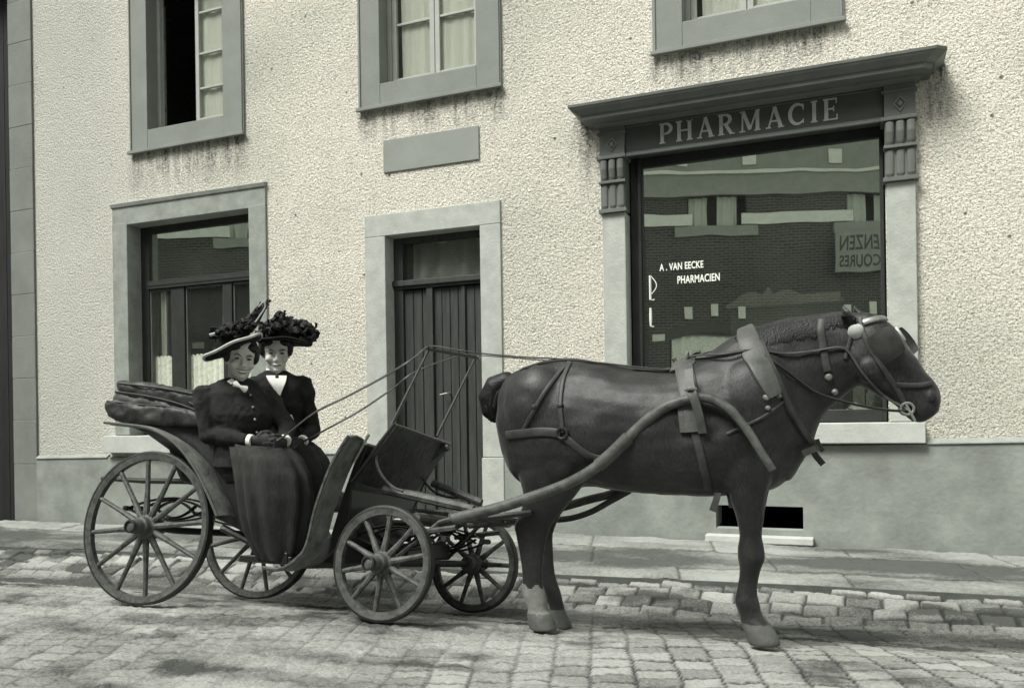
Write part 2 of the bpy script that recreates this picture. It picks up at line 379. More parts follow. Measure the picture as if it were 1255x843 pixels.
gut_z = lambda X: np.interp(X, [-12, -6.5, -5.2, -1.8, -1.07, .84, 6], [-.27, -.25, -.23, -.194, -.177, -.146, -.12])
YG, YK, YW = 5.2, 5.6, 7.0
def road_z(X, Y):
    t = np.clip((Y-3.7)/1.38, 0, 1); t = t*t*(3-2*t); z = gut_z(X)*t
    r = np.clip((Y-YG)/(YK-YG), 0, 1); return z+(kerb_z(X)-.035-gut_z(X))*r
def walk_z(X, Y):
    t = (Y-YK)/(YW-YK); return kerb_z(X)*(1-t)+base_z(X)*t
def axis(a, b, step, lo, hi):
    out = [lo]; d = step
    left = []; x = a
    while x > lo: left.append(x); x -= d; d *= 1.35
    right = []; x = b; d = step
    while x < hi: right.append(x); x += d; d *= 1.35
    mid = list(np.arange(a, b, step))[1:]
    return np.array([lo]+left[::-1]+mid+right+[hi])
def grid_obj(name, xs, ys, Z, tone, joint, m):
    nx, ny = len(xs), len(ys); X, Y = np.meshgrid(xs, ys, indexing='ij')
    co_ = np.stack([X, Y, Z], -1).reshape(-1, 3).astype(np.float32)
    i = (np.arange(nx-1)[:, None]*ny+np.arange(ny-1)[None, :]).ravel(); q = np.stack([i, i+ny, i+ny+1, i+1], -1).astype(np.int32)
    me = bpy.data.meshes.new(name); me.vertices.add(len(co_)); me.vertices.foreach_set('co', co_.ravel())
    me.loops.add(q.size); me.loops.foreach_set('vertex_index', q.ravel()); me.polygons.add(len(q))
    me.polygons.foreach_set('loop_start', np.arange(0, q.size, 4, dtype=np.int32)); me.polygons.foreach_set('loop_total', np.full(len(q), 4, np.int32))
    me.update(calc_edges=True); me.validate()
    for k, d in (('tone', tone), ('joint', joint)):
        at = me.attributes.new(k, 'FLOAT', 'POINT'); at.data.foreach_set('value', d.ravel().astype(np.float32))
    me.polygons.foreach_set('use_smooth', [True]*len(me.polygons)); me.materials.append(m)
    o = bpy.data.objects.new(name, me); COL.objects.link(o); o['kind'] = 'structure'; return o
def setts(X, Y, ang, w, l, seed, gap=.010, rnd=.018):
    """height (0..1), tone and joint of stones laid in courses"""
    wob = (fbm(X, Y, 3, seed, 3)-.5)*.05; c, s = math.cos(ang), math.sin(ang)
    p = X*c-Y*s+wob; q = X*s+Y*c+(fbm(X, Y, 2.5, seed+9, 3)-.5)*.05
    i = np.floor(p/w); ww = l*(.85+.3*hsh(i, 3, seed)); q2 = q+hsh(i, 1, seed)*w*3; j = np.floor(q2/ww)
    jit = (hsh(i, j, seed)-.5)*.25
    dp = np.minimum(p-i*w, (i+1)*w-p); dq = np.minimum(q2-j*ww, (j+1)*ww-q2); d = np.minimum(dp, dq)-gap*(.6+.8*hsh(i, j, 5))
    h = np.clip(d/rnd, 0, 1); h = np.sqrt(1-(1-h)**2)
    tilt = ((p-i*w)/w-.5)*(hsh(i, j, 2)-.5)+((q2-j*ww)/ww-.5)*(hsh(i, j, 4)-.5)
    return h, hsh(i, j, 8), tilt, hsh(i, j, 6), np.clip(1-d/.006, 0, 1)
xs = axis(-7.6, 1.9, .0125, -70, 60); ys = axis(2.15, YK, .0125, -9.0, YK+.001); ys = ys[ys <= YK+.0005]
X, Y = np.meshgrid(xs, ys, indexing='ij')
h, tn, tilt, hh, jt = setts(X, Y, math.radians(-17), .172, .122, 3, .0035, .007)
h2, tn2, tilt2, hh2, jt2 = setts(X, Y, math.radians(90), .135, .20, 11, .005, .010)
ramp = np.clip((Y-(YG-.02))/.03, 0, 1)
mud = np.clip((fbm(X, Y, .8, 21)-.44)*3.0+np.clip((-.9-X)/1.5, 0, .9), 0, 1)*(1-ramp)
z0 = road_z(X, Y)
hs = (h*.011+tilt*.010+(hh-.5)*.007)*(1-mud*.8); hr = h2*.020+tilt2*.03+(hh2-.5)*.026
rough = (fbm(X, Y, 14, 31)-.5)*.020+(fbm(X, Y, 40, 41, 3)-.5)*.012
dirt = np.exp(-((Y-4.93-(fbm(X, Y, .9, 91)-.5)*.35)/.30)**2)*np.clip(.45+1.1*fbm(X, Y*2, 1.1, 92), 0, 1)
Z = z0+hs*(1-ramp)+hr*ramp+rough*(.7+.8*mud)-.02+(fbm(X, Y, 1.6, 51)-.5)*.03
T = (tn*.34+.24)*(1-ramp)+(.02+tn2*.5)*ramp; sm = fbm(X*.45, Y*1.6, 4.0, 61, 5); T = T*(1-mud*.85)+mud*.85*(-.28+1.25*sm)
T = T*(1-.85*dirt)-.12*dirt-.40*np.clip((fbm(X*.5, Y, 5, 95)-.55)*6, 0, 1)-.16*np.clip((fbm(X*.6, Y*1.8, 2.2, 97, 6)-.46)*2.2, 0, 1)
J = np.clip((jt*(1-ramp)+jt2*ramp)*(1-mud*.75), 0, 1)
fine = np.clip((np.abs(X+2.8) < 5.2)*1.+0, 0, 1)
grid_obj('road', xs, ys, Z, T, J, M_SETT)
# pavement: rows of flagstones between the kerb and the houses
ys2 = np.concatenate([[YK+.002], np.arange(YK+.012, YW+.3, .0125)]); xs2 = axis(-9.8, 1.9, .0125, -70, 60)
X, Y = np.meshgrid(xs2, ys2, indexing='ij')
rows = [YK-.1, YK+.30, YK+.86, YW+.4]; lens = [1.1, 1.3, 1.0]
Yw_ = Y+(fbm(X, Y, 1.2, 77)-.5)*.05
r = np.clip(np.searchsorted(rows, Yw_.ravel()).reshape(Y.shape)-1, 0, 2)
ln = np.choose(r, lens); off = np.choose(r, [0., .43, .77]); Xs = X+.25*(Y-YK)+(fbm(X, Y, 1.5, 78)-.5)*.06
k = np.floor((Xs+off)/ln); dx = np.minimum(Xs+off-k*ln, (k+1)*ln-Xs-off); lo = np.choose(r, rows[:3]); hi = np.choose(r, rows[1:])
dy = np.minimum(Yw_-lo, hi-Yw_); dy = np.where(r == 0, np.minimum(hi-Yw_, .5), dy); d = np.minimum(dx, dy)
Z = walk_z(X, Y)+np.clip(d/.02, 0, 1)*.008+(hsh(k, r, 2)-.5)*.016+(fbm(X, Y, 3, 80)-.5)*.035+(fbm(X, Y, 16, 81, 4)-.5)*.018
edge = np.clip((Y-YK-.05*np.clip(fbm(X, Y*0, 3, 88)-.4, 0, 1))/.05, 0, 1); Z = Z-.03*(1-edge)**2
T = .10+.25*hsh(k, r, 4)+1.1*(fbm(X*.6, Y*2, 2.2, 82)-.5)+.22*(r == 2)-.12*(r == 1)-.35*np.clip((fbm(X*.5, Y*1.5, 1.4, 85)-.53)*6, 0, 1); J = np.clip(1-d/.012, 0, 1)*.95
open_ = np.clip((Y-(YW-.085-.035*fbm(X, Y*0, 4, 89)))/.02, 0, 1); Z = Z-.05*open_; J = np.maximum(J, open_)      # open joint against the house wall
grid_obj('pavement', xs2, ys2, Z, T, J, M_FLAG)
# kerb face
g = [[(x, YK+.004, float(kerb_z(x))-.10) for x in xs2], [(x, YK+.004, float(kerb_z(x))-.012) for x in xs2]]
o = MB().sheet(g, .02).build('kerb', mat('kerb_stone', .09, .2, .9, .3, 5, .004, 30)); o['kind'] = 'structure'
o = MB().box(-300, 300, -300, 300, -.62, -.6).build('ground', mat('earth', .12, .2, .95, .2, .5)); o['kind'] = 'structure'

# ------------------------------------------------------------------ the house with the pharmacy
house = empty('town_house', (-4.3, YW, 0), 'roughcast town house with pharmacy shop front, plank door and grey stone windows', 'house')
HX0, HX1, HZ1 = -9.33, 6.0, 7.4
def wall_grid(x0, x1, z0, z1, holes, y):
    xs_ = sorted({x0, x1, *[h[0] for h in holes], *[h[1] for h in holes]}); zs_ = sorted({z0, z1, *[h[2] for h in holes], *[h[3] for h in holes]})
    mb = MB(); idx = {}
    def vid(x, z):
        if (x, z) not in idx: idx[(x, z)] = len(mb.v); mb.v.append((x, y, z))
        return idx[(x, z)]
    for i in range(len(xs_)-1):
        for j in range(len(zs_)-1):
            cx, cz = (xs_[i]+xs_[i+1])/2, (zs_[j]+zs_[j+1])/2
            if any(h[0] < cx < h[1] and h[2] < cz < h[3] for h in holes): continue
            mb.f.append((vid(xs_[i], zs_[j]), vid(xs_[i+1], zs_[j]), vid(xs_[i+1], zs_[j+1]), vid(xs_[i], zs_[j+1])))
    return mb
UW = [(-7.41, -5.83, -7.15, -6.10, 4.055), (-4.435, -2.917, -4.19, -3.165, 4.07), (-1.528, -.021, -1.275, -.265, 4.10), (1.45, 2.95, 1.70, 2.70, 4.12), (4.0, 5.5, 4.25, 5.25, 4.12)]
holes = [(a+.01, b-.01, z+.01, 6.19) for a, b, _, _, z in UW]+[(-7.68, -5.585, .80, 3.51), (-4.38, -2.955, -.4, 3.03), (-1.78, .25, .9, 3.3), (-1.057, -.378, .128, .317)]
wall = wall_grid(HX0, HX1, -.4, HZ1, holes, YW)
wall.box(HX0+.01, HX0+.2, YW+.02, 14, -.4, HZ1); wall.box(HX1-.2, HX1, YW+.02, 14, -.4, HZ1); wall.box(HX0, HX1, 13.8, 14, -.4, HZ1)
wall.build('wall', M_STUCCO, house)
MB().box(HX0+.2, HX1-.2, YW+.25, 13.8, 3.62, 3.85).build('storey_floor', M_DARK, house)
MB().box(HX0+.2, HX1-.2, YW+.05, 13.8, -.35, .0).build('cellar_floor', M_DARK, house)
ins = MB()
for a in (-5.2, -2.4, .9): ins.box(a-.05, a+.05, YW+.03, 13.8, 0, 3.6); ins.box(a-.05, a+.05, YW+.03, 13.8, 3.87, 7.3)
ins.build('partition', M_DARK, house)
MB().prism([(HX0-.4, HZ1), (HX1+.4, HZ1), (HX1+.4, HZ1+.1), (HX0-.4, HZ1+.1)], YW-.4, 14.4).build('roof', M_ROOF, house)
# plinth: sloping top follows the street
pl = MB()
PTOP = lambda x: .66+(x+8.9)*(.16/10.0)
def plinth_seg(a, b, top=None, lo=None):
    n = max(1, int((b-a)/.6))
    for i in range(n):
        u, w = a+(b-a)*i/n, a+(b-a)*(i+1)/n
        t0, t1 = (top, top) if top else (PTOP(u), PTOP(w)); l0, l1 = (lo, lo) if lo is not None else (-.3, -.3)
        pl.add([(u, YW-.035, l0), (w, YW-.035, l1), (w, YW-.035, t1), (u, YW-.035, t0), (u, YW+.0, t0+.012), (w, YW+.0, t1+.012)], [(0, 1, 2, 3), (3, 2, 5, 4)])
plinth_seg(-8.94, -4.40); pl.build('plinth', M_PLINTH, house); pl = MB(); plinth_seg(-2.94, -1.057); plinth_seg(-1.057, -.378, .128); plinth_seg(-1.057, -.378, None, .317); plinth_seg(-.378, HX1)
for x in (-1.057, -.378): pl.add([(x, YW-.035, .128), (x, YW+.3, .128), (x, YW+.3, .317), (x, YW-.035, .317)], [(0, 1, 2, 3)])
pl.add([(-1.057, YW-.035, .128), (-.378, YW-.035, .128), (-.378, YW+.3, .10), (-1.057, YW+.3, .10)], [(0, 1, 2, 3)])
pl.add([(-1.057, YW-.035, .317), (-.378, YW-.035, .317), (-.378, YW+.3, .317), (-1.057, YW+.3, .317)], [(0, 1, 2, 3)])
pl.build('plinth', M_PLINTH, house)
# pale weathered fillet along the top of the plinth
for a, b in ((-8.94, -7.8), (-5.5, -4.41), (-2.93, -2.06), (.50, HX1)):
    fl = MB().hexa([(a, YW-.05, PTOP(a)), (b, YW-.05, PTOP(b)), (b, YW-.001, PTOP(b)), (a, YW-.001, PTOP(a))], [(a, YW-.045, PTOP(a)+.014), (b, YW-.045, PTOP(b)+.014), (b, YW-.001, PTOP(b)+.045), (a, YW-.001, PTOP(a)+.045)])
    fl.build('plinth_ledge', M_STONE, house, bevel=.006)
MB().box(-1.13, -.30, YW-.15, YW-.037, .028, .085).build('cellar_sill', M_SILL, house, bevel=.008)
# corner pilaster in jointed blocks
cp = MB(); z = -.2; k = 0
for hgt in (.80, .52, .50, .50, .50, .50, .50, .50, .50, .50, .50, .50, .50, .5, .5):
    cp.box(-9.335, -8.945, YW-.024-.002*(k % 2), YW+.1, z, z+hgt-.003); z += hgt; k += 1
cp.box(-9.32, -8.955, YW-.022, YW+.09, -.2, HZ1-.01)
cp.build('corner_pilaster', mat('corner_stone', .185, .12, .85, .15, 2, .003, 40), house, bevel=.006)

def upper_window(a, b, oa, ob, z, style):
    zt = 6.2; zo = z+.235; zto = 5.98; mb = MB(); y0, y1 = YW-.025, YW+.2
    mb.box(a, oa, y0, y1, z, zt); mb.box(ob, b, y0-.0, y1, z, zt); mb.box(oa, ob, y0+.002, y1, zto, zt-.003)
    mb.box(oa, ob, y0+.002, y1, z+.003, zo)
    mb.box(a-.012, b+.012, y0-.035, y0-.001, z-.012, z+.022)                    # drip lip
    mb.box(a+.012, a+.03, y0-.012, y0-.001, z+.024, zt); mb.box(b-.03, b-.012, y0-.012, y0-.001, z+.024, zt)
    w = mb.build('window', M_UPPER, house, bevel=.005)
    yf = YW+.15; mid = (oa+ob)/2
    def casement(p, q, y, open_=0):
        s = MB(); t = .05
        s.box(p, p+t, y, y+.04, zo+.03, zto); s.box(q-t, q, y, y+.04, zo+.03, zto)
        s.box(p+t, q-t, y+.001, y+.039, zo+.03, zo+.095); s.box(p+t, q-t, y+.001, y+.039, zto-.06, zto)
        for zz in ((zo+.62, zo+1.15) if style != 1 else (zo+.42, zo+.80, zo+1.25)): s.box(p+t, q-t, y+.006, y+.034, zz-.012, zz+.012)
        return s
    fr = MB(); fr.box(oa, oa+.04, yf-.02, yf+.05, zo+.012, zto); fr.box(ob-.04, ob, yf-.02, yf+.05, zo+.012, zto); fr.box(oa+.04, ob-.04, yf-.019, yf+.049, zo+.006, zo+.027)
    fr.build('frame', M_FRAMEW, w, bevel=.004)
    c1 = casement(mid+.003, ob-.042, yf); c1.build('sash', M_FRAMEW, w, bevel=.004)
    MB().box(mid+.05, ob-.09, yf+.018, yf+.022, zo+.09, zto-.05).build('pane', M_PANE, w)
    if style == 1:      # left casement swung inwards
        s = casement(0, mid-oa-.045, 0)
        R = Matrix.Translation((oa+.045, yf+.03, 0)) @ Matrix.Rotation(math.radians(131), 4, 'Z')
        s.v = [tuple(R @ V(p)) for p in s.v]; s.build('sash', M_FRAMEW, w, bevel=.004)
        pleat(mid+.04, ob-.05, yf+.05, zo+.1, zto, .004, 3, .0).build('curtain', M_CURT, w, smooth=True)
        MB().box(oa+.28, oa+.31, yf+.75, yf+.79, zo-.2, zo+.9).box(oa-.1, oa+.28, yf+.76, yf+.78, zo+.55, zo+.585).build('chair_back', M_FRAMED, w)
    else:
        casement(oa+.042, mid-.003, yf).build('sash', M_FRAMEW, w, bevel=.004)
        MB().box(oa+.09, mid-.05, yf+.018, yf+.022, zo+.09, zto-.05).build('pane', M_PANE, w)
        pleat(oa+.115, mid-.03, yf+.046, zo+.07, zto, .0035, 4, .02).build('curtain', M_CURT, w, smooth=True)
        pleat(mid+.03, ob-.06, yf+.046, zo+.07, zto, .0035, 4, .0).build('curtain', M_CURT, w, smooth=True)
for i, u in enumerate(UW): upper_window(*u, 1 if i == 0 else 0)

# ground-floor window
gw = MB(); y0, y1 = YW-.025, YW+.21
gw.box(-7.695, -7.475, y0, y1, .93, 3.30); gw.box(-5.79, -5.571, y0, y1, .93, 3.30); gw.box(-7.695, -5.571, y0+.002, y1, 3.277, 3.50)
gw.v = [p for p in gw.v]
gwo = gw.build('window', M_STONE, house, bevel=.006)
MB().hexa([(-7.70, y0-.012, 3.478), (-5.566, y0-.012, 3.478), (-5.566, YW-.001, 3.47), (-7.70, YW-.001, 3.47)], [(-7.705, y0-.024, 3.518), (-5.56, y0-.024, 3.518), (-5.56, YW-.001, 3.53), (-7.705, YW-.001, 3.53)]).build('hood_mould', M_STONE, gwo, bevel=.004)
MB().box(-7.79, -5.48, YW-.11, YW+.2, .735, .925).build('sill', M_SILL, gwo, bevel=.008)
fr = MB(); yf = YW+.17
fr.box(-7.474, -7.36, yf, yf+.06, .93, 3.277); fr.box(-5.86, -5.79, yf, yf+.06, .93, 3.277)
fr.box(-7.36, -5.86, yf+.001, yf+.059, 3.20, 3.277); fr.box(-7.36, -5.86, yf-.03, yf+.058, 2.57, 2.66); fr.box(-7.36, -5.86, yf+.002, yf+.059, .93, 1.02)
fr.box(-7.03, -6.84, yf-.012, yf+.058, 1.02, 2.57); fr.box(-6.30, -6.18, yf-.012, yf+.058, 1.02, 2.57); fr.box(-7.36, -5.86, yf-.035, yf-.031, 2.60, 2.63)
fr.build('frame', M_FRAMED, gwo, bevel=.006)
lt = MB()
for p, q in ((-7.36, -7.03), (-6.84, -6.30), (-6.18, -5.86)):
    lt.box(p+.004, p+.022, yf+.01, yf+.05, 1.024, 2.566); lt.box(q-.022, q-.004, yf+.01, yf+.05, 1.024, 2.566); lt.box(p+.022, q-.022, yf+.011, yf+.05, 2.544, 2.566)
lt.build('sash', mat('sash_edge', .12, .1, .6, .1), gwo, bevel=.003)
MB().box(-7.36, -5.86, yf+.028, yf+.032, 2.66, 3.20).build('pane', M_PLATE, gwo)
for p, q in ((-7.34, -7.05), (-6.82, -6.32), (-6.16, -5.88)):
    MB().box(p, q, yf+.028, yf+.032, 1.02, 2.55).build('pane', M_PANE, gwo)
    n = int((q-p)/.024); g = []
    for i in range(8):
        row = []
        for j in range(n*3+1):
            t = j/(n*3); x = p+(q-p)*t; top = 1.80+.022*abs(math.sin(t*n*.42*PI)); zz = 1.02+(top-1.02)*i/7
            row.append((x, yf+.062+.006*math.sin(t*n*2.1), zz))
        g.append(row)
    MB().sheet(g, .003).build('lace_curtain', M_LACE, gwo, smooth=True)
pleat(-7.27, -7.19, yf+.10, 1.0, 2.55, .02, 3).build('side_curtain', M_CURT, gwo, smooth=True)

# door
dr = MB(); y1 = YW+.17
dr.box(-4.39, -4.162, YW-.022, y1, .66, 2.83); dr.box(-3.157, -2.95, YW-.022, y1, .70, 2.83); dr.box(-4.39, -2.95, YW-.020, y1, 2.832, 3.043)
dr.box(-4.40, -4.160, YW-.045, y1+.002, -.3, .655); dr.box(-3.159, -2.94, YW-.045, y1+.002, -.3, .695)
dr.box(-4.162, -3.157, YW-.03, y1-.02, -.2, .055)
door = dr.build('door', M_STONEL, house, bevel=.006)
yd = YW+.15
d = MB()
d.box(-4.162, -4.06, yd-.012, yd+.06, .058, 2.83); d.box(-3.20, -3.157, yd-.012, yd+.06, .058, 2.83); d.box(-4.06, -3.2, yd-.011, yd+.06, 2.775, 2.83)
d.box(-4.162, -3.157, yd-.05, yd+.03, 2.355, 2.41); d.box(-4.162, -3.157, yd-.03, yd+.03, 2.33, 2.355)
d.build('frame', M_DOOR, door, bevel=.006)
d = MB()
xs_ = [-4.06, -3.96, -3.86, -3.80]; 
for a, b in zip(xs_[:-1], xs_[1:]): d.box(a+.003, b-.003, yd+.012, yd+.05, .06, 2.32)
d.build('door_leaf', M_DOOR, door, bevel=.006)
d = MB(); k = 0; x = -3.735
while x < -3.21:
    w_ = .087; d.box(x+.003, min(x+w_, -3.2)-.003, yd+.012, yd+.05, .06, 2.32); x += w_
d.box(-3.43, -3.395, yd-.008, yd+.011, .06, 2.32); d.box(-3.80, -3.735, yd-.02, yd+.05, .06, 2.328)
d.build('door_leaf', M_DOOR, door, bevel=.006)
MB().box(-4.06, -3.2, yd+.03, yd+.034, 2.41, 2.775).build('fanlight', M_PANE, door)
pleat(-4.0, -3.2, yd+.09, 2.4, 2.8, .02, 4).build('curtain', mat('grey_curtain', .22, .2, .9, .3, 3), door, smooth=True)
hd = MB(); hd.tube([(-3.57, yd+.01, 1.30), (-3.57, yd-.05, 1.30)], .010); hd.tube([(-3.575, yd-.05, 1.302), (-3.65, yd-.055, 1.288)], [.010, .007])
hd.build('handle', M_BRASS, door, smooth=True)

MB().box(-4.168, -3.155, YW-.016, YW-.001, 3.441, 3.753).build('stone_plaque', mat('plaque_stone', .26, .05, .8, .08, 4), house, bevel=.004)

# ---- shop front
fas = MB(); yfz = YW-.045
fas.box(-1.768, .244, yfz, YW+.11, 3.285, 3.54)
shop = fas.build('shop_front', M_FASCIA, house, bevel=.004)
def rings(prof, x0, x1, ch):
    out = []
    for z, o, p in prof:
        c = ch*min(1, p/.3) if p else .0; y = YW-p
        out.append([(x0-o, YW+.02, z), (x0-o, y, z), (x1+o-c, y, z), (x1+o, y+c*.95, z), (x1+o, YW+.02, z)])
    return out
cor = MB().loft(rings([(3.555, .10, .265), (3.588, .105, .27), (3.592, .125, .285), (3.605, .14, .295), (3.632, .175, .318), (3.648, .188, .326), (3.652, .196, .332), (3.672, .198, .334), (3.70, .16, .02)], -1.99, .465, .07))
cor.loft(rings([(3.527, .004, .078), (3.534, .016, .088), (3.553, .035, .125)], -1.99, .465, 0))
cor.build('cornice', M_CORNICE, shop)
m_ = MB(); m_.box(-1.768, .244, yfz-.03, yfz-.001, 3.262, 3.284); m_.box(-1.768, .244, yfz-.015, yfz-.0005, 3.286, 3.30); m_.box(-1.768, .244, yfz-.010, yfz-.001, 3.512, 3.522)
m_.build('moulding', M_CORNICE, shop, bevel=.004)
for x0, x1 in ((-1.99, -1.77), (.246, .466)):
    b = MB(); b.box(x0, x1, YW-.075, YW+.12, 3.285, 3.53); b.box(x0-.022, x1+.012, YW-.1, YW+.11, 3.255, 3.284)
    b.box(x0-.018, x1+.012, YW-.09, YW+.11, 3.47, 3.49)
    pb = b.build('pilaster_block', M_CORNICE, shop, bevel=.005)
    xm, zm = (x0+x1)/2, 3.378
    s = MB(); R_ = [(xm, YW-.082, zm+.055), (xm-.042, YW-.082, zm), (xm, YW-.082, zm-.055), (xm+.042, YW-.082, zm)]
    s.tube([R_[0], R_[1], R_[2], R_[3], R_[0]], .007, 5); s.ball((xm, YW-.08, zm), .018, .012, .022)
    s.build('rosette', mat('worn_gilding', .19, .3, .6, .2), shop, smooth=True)
    c = MB()
    w3 = (x1-x0)/3
    c.box(x0+.004, x1-.004, YW-.06, YW+.11, 2.815, 3.254)
    for i in range(3):    # fluted scrolls of the console, upper bulge and lower flutes
        xa = x0+w3*(i+.5); r = w3*.46
        c.tube([(xa, YW-.062, 3.25), (xa, YW-.085, 3.235), (xa, YW-.088, 3.17), (xa, YW-.075, 3.10), (xa, YW-.07, 3.075)], [r*.8, r*.9, r*.9, r*.85, r*.6], 10, .6, (0, 1, 0))
        c.tube([(xa, YW-.064, 3.04), (xa, YW-.066, 3.03), (xa, YW-.064, 2.86), (xa, YW-.06, 2.84)], [r*.6, r*.85, r*.85, r*.6], 10, .35, (0, 1, 0))
    c.box(x0-.006, x1+.006, YW-.092, YW-.0, 3.05, 3.072); c.box(x0-.012, x1+.012, YW-.088, YW, 2.80, 2.832)
    c.build('console', M_CORNICE, shop, bevel=.004)
    p = MB(); p.box(x0+.012, x1-.008, YW-.055, YW+.12, .984, 2.798); p.build('pilaster', M_STONEL, shop, bevel=.006)
MB().box(-2.06, .497, YW-.10, YW+.12, .82, .98).build('sill', M_SILL, shop, bevel=.008)
fr = MB(); yg = YW+.12
fr.box(-1.768, -1.66, yg-.02, yg+.05, .985, 3.285); fr.box(.215, .244, yg-.02, yg+.05, .985, 3.285); fr.box(-1.66, .215, yg-.018, yg+.05, 3.20, 3.284); fr.box(-1.66, .215, yg-.02, yg+.05, .985, 1.085)
fr.box(-1.70, -1.672, yg-.045, yg-.021, .985, 3.28)
fr.build('frame', M_FRAMED, shop, bevel=.006)
MB().box(-1.66, .215, yg+.008, yg+.014, 1.085, 3.20).build('pane', M_PLATE, shop)
# window interior: floor, dark back, the roller-blind pelmet
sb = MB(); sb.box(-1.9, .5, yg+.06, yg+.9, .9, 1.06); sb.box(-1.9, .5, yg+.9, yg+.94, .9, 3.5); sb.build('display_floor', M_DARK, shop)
# lettering
def stroke(mb, pts, ws, y0, y1):
    pts = [V(p) for p in pts]; L_, R_ = [], []
    for i, p in enumerate(pts):
        t = (pts[min(i+1, len(pts)-1)]-pts[max(i-1, 0)]).normalized(); n = V((-t.y, t.x)); w = ws[i] if isinstance(ws, (list, tuple)) else ws
        L_.append(p+n*w/2); R_.append(p-n*w/2)
    k = len(pts); vs_ = [(p.x, y0, p.y) for p in L_+R_]+[(p.x, y1, p.y) for p in L_+R_]; fs = []
    for i in range(k-1):
        a, b, c, d_ = i, i+1, k+i+1, k+i; fs += [(a, b, c, d_), (a+2*k, d_+2*k, c+2*k, b+2*k), (a, a+2*k, b+2*k, b), (d_, c, c+2*k, d_+2*k)]
    fs += [(0, k, 3*k, 2*k), (k-1, 3*k-1, 4*k-1, 2*k-1)]; mb.add(vs_, fs)
TK, TN = .17, .075
def arc(cx, cz, rx, rz, a0, a1, n=12): return [(cx+rx*math.cos(math.radians(a0+(a1-a0)*i/n)), cz+rz*math.sin(math.radians(a0+(a1-a0)*i/n))) for i in range(n+1)]
def mod(n, a, b): return [a+(b-a)*math.sin(PI*i/n) for i in range(n+1)]
SER = {
 'P': (.62, [([(.14, 0), (.14, 1)], TK), ([(.0, .03), (.30, .03)], .06), ([(.0, .97), (.2, .97)], .06), (arc(.28, .72, .30, .25, 90, -90), mod(12, TN, TK)), ([(.14, .97), (.29, .97)], TN), ([(.14, .47), (.29, .47)], TN)]),
 'H': (.80, [([(.14, 0), (.14, 1)], TK), ([(.66, 0), (.66, 1)], TK), ([(.14, .52), (.66, .52)], TN)]+[([(x-.15, z), (x+.15, z)], .06) for x in (.14, .66) for z in (.03, .97)]),
 'A': (.80, [([(.12, 0), (.40, .98)], TN), ([(.40, 1), (.70, 0)], TK), ([(.2, .33), (.58, .33)], TN), ([(.0, .03), (.24, .03)], .06), ([(.55, .03), (.83, .03)], .06)]),
 'R': (.78, [([(.14, 0), (.14, 1)], TK), ([(.0, .03), (.29, .03)], .06), ([(.0, .97), (.2, .97)], .06), (arc(.30, .74, .27, .23, 90, -90), mod(12, TN, TK)), ([(.14, .97), (.31, .97)], TN), ([(.14, .51), (.31, .51)], TN), ([(.34, .52), (.62, .03)], TK*.9), ([(.55, .03), (.78, .03)], .06)]),
 'M': (1.0, [([(.14, 0), (.16, 1)], TN), ([(.17, 1), (.50, .1)], TK), ([(.50, .1), (.82, 1)], TN), ([(.84, 0), (.84, 1)], TK), ([(.0, .03), (.28, .03)], .06), ([(.70, .03), (.98, .03)], .06), ([(.03, .97), (.2, .97)], .06), ([(.8, .97), (.97, .97)], .06)]),
 'C': (.76, [(arc(.42, .5, .34, .46, 45, 315, 22), mod(22, TN, TK)), ([(.67, .68), (.67, .95)], .06), ([(.67, .05), (.67, .25)], .04)]),
 'I': (.34, [([(.17, 0), (.17, 1)], TK), ([(.02, .03), (.32, .03)], .06), ([(.02, .97), (.32, .97)], .06)]),
 'E': (.66, [([(.14, 0), (.14, 1)], TK), ([(.0, .03), (.60, .03)], .065), ([(.0, .97), (.58, .97)], .065), ([(.14, .52), (.46, .52)], TN), ([(.46, .40), (.46, .64)], .05), ([(.60, .0), (.60, .26)], .05), ([(.575, .76), (.575, 1)], .05)]),
}
word = 'PHARMACIE'; tot = sum(SER[c][0] for c in word)+.22*(len(word)-1); lx0, lx1, lz0, lh = -1.475, -.075, 3.335, .168; sc_ = (lx1-lx0)/tot; x = lx0; mb = MB(); q = 0
for c in word:
    w_, st = SER[c]
    for pts, ws in st:
        q += 1; e = .0003*(q % 5)
        f = (lambda w: w*.5*(sc_+lh))
        stroke(mb, [(x+p[0]*sc_, lz0+p[1]*lh) for p in pts], [f(w) for w in ws] if isinstance(ws, list) else f(ws), yfz-.006-e, yfz+.002)
    x += (w_+.22)*sc_
mb.build('lettering', M_LETTER, shop)
def text(body, x0, x1, z0, z1, y, m, name, parent, facing=-1, th=.0015, off=None, bold=.0):
    cu = bpy.data.curves.new('t', 'FONT'); cu.body = body; cu.extrude = th; cu.offset = bold; cu.space_character = 1.05
    o = bpy.data.objects.new('t', cu); COL.objects.link(o); dg = bpy.context.evaluated_depsgraph_get(); dg.update()
    me = bpy.data.meshes.new_from_object(o.evaluated_get(dg)); bpy.data.objects.remove(o)
    vs_ = [v.co.copy() for v in me.vertices]; a = min(v.x for v in vs_); b = max(v.x for v in vs_); c = min(v.y for v in vs_); d_ = max(v.y for v in vs_)
    offv = FRAME[parent.name] if off is None else off
    for v, p in zip(me.vertices, vs_):
        t = (p.x-a)/(b-a); X_ = x0+(x1-x0)*t if facing < 0 else x1+(x0-x1)*t
        v.co = V((X_, y+(-p.z if facing < 0 else p.z), z0+(z1-z0)*(p.y-c)/(d_-c)))-offv
    me.name = name; me.materials.clear(); me.materials.append(m); o = bpy.data.objects.new(name, me); COL.objects.link(o); o.parent = parent; FRAME[o.name] = offv; return o
text('A . VAN EECKE', -1.528, -1.154, 2.300, 2.362, yg+.004, M_WHITE, 'glass_lettering', shop, bold=.02)
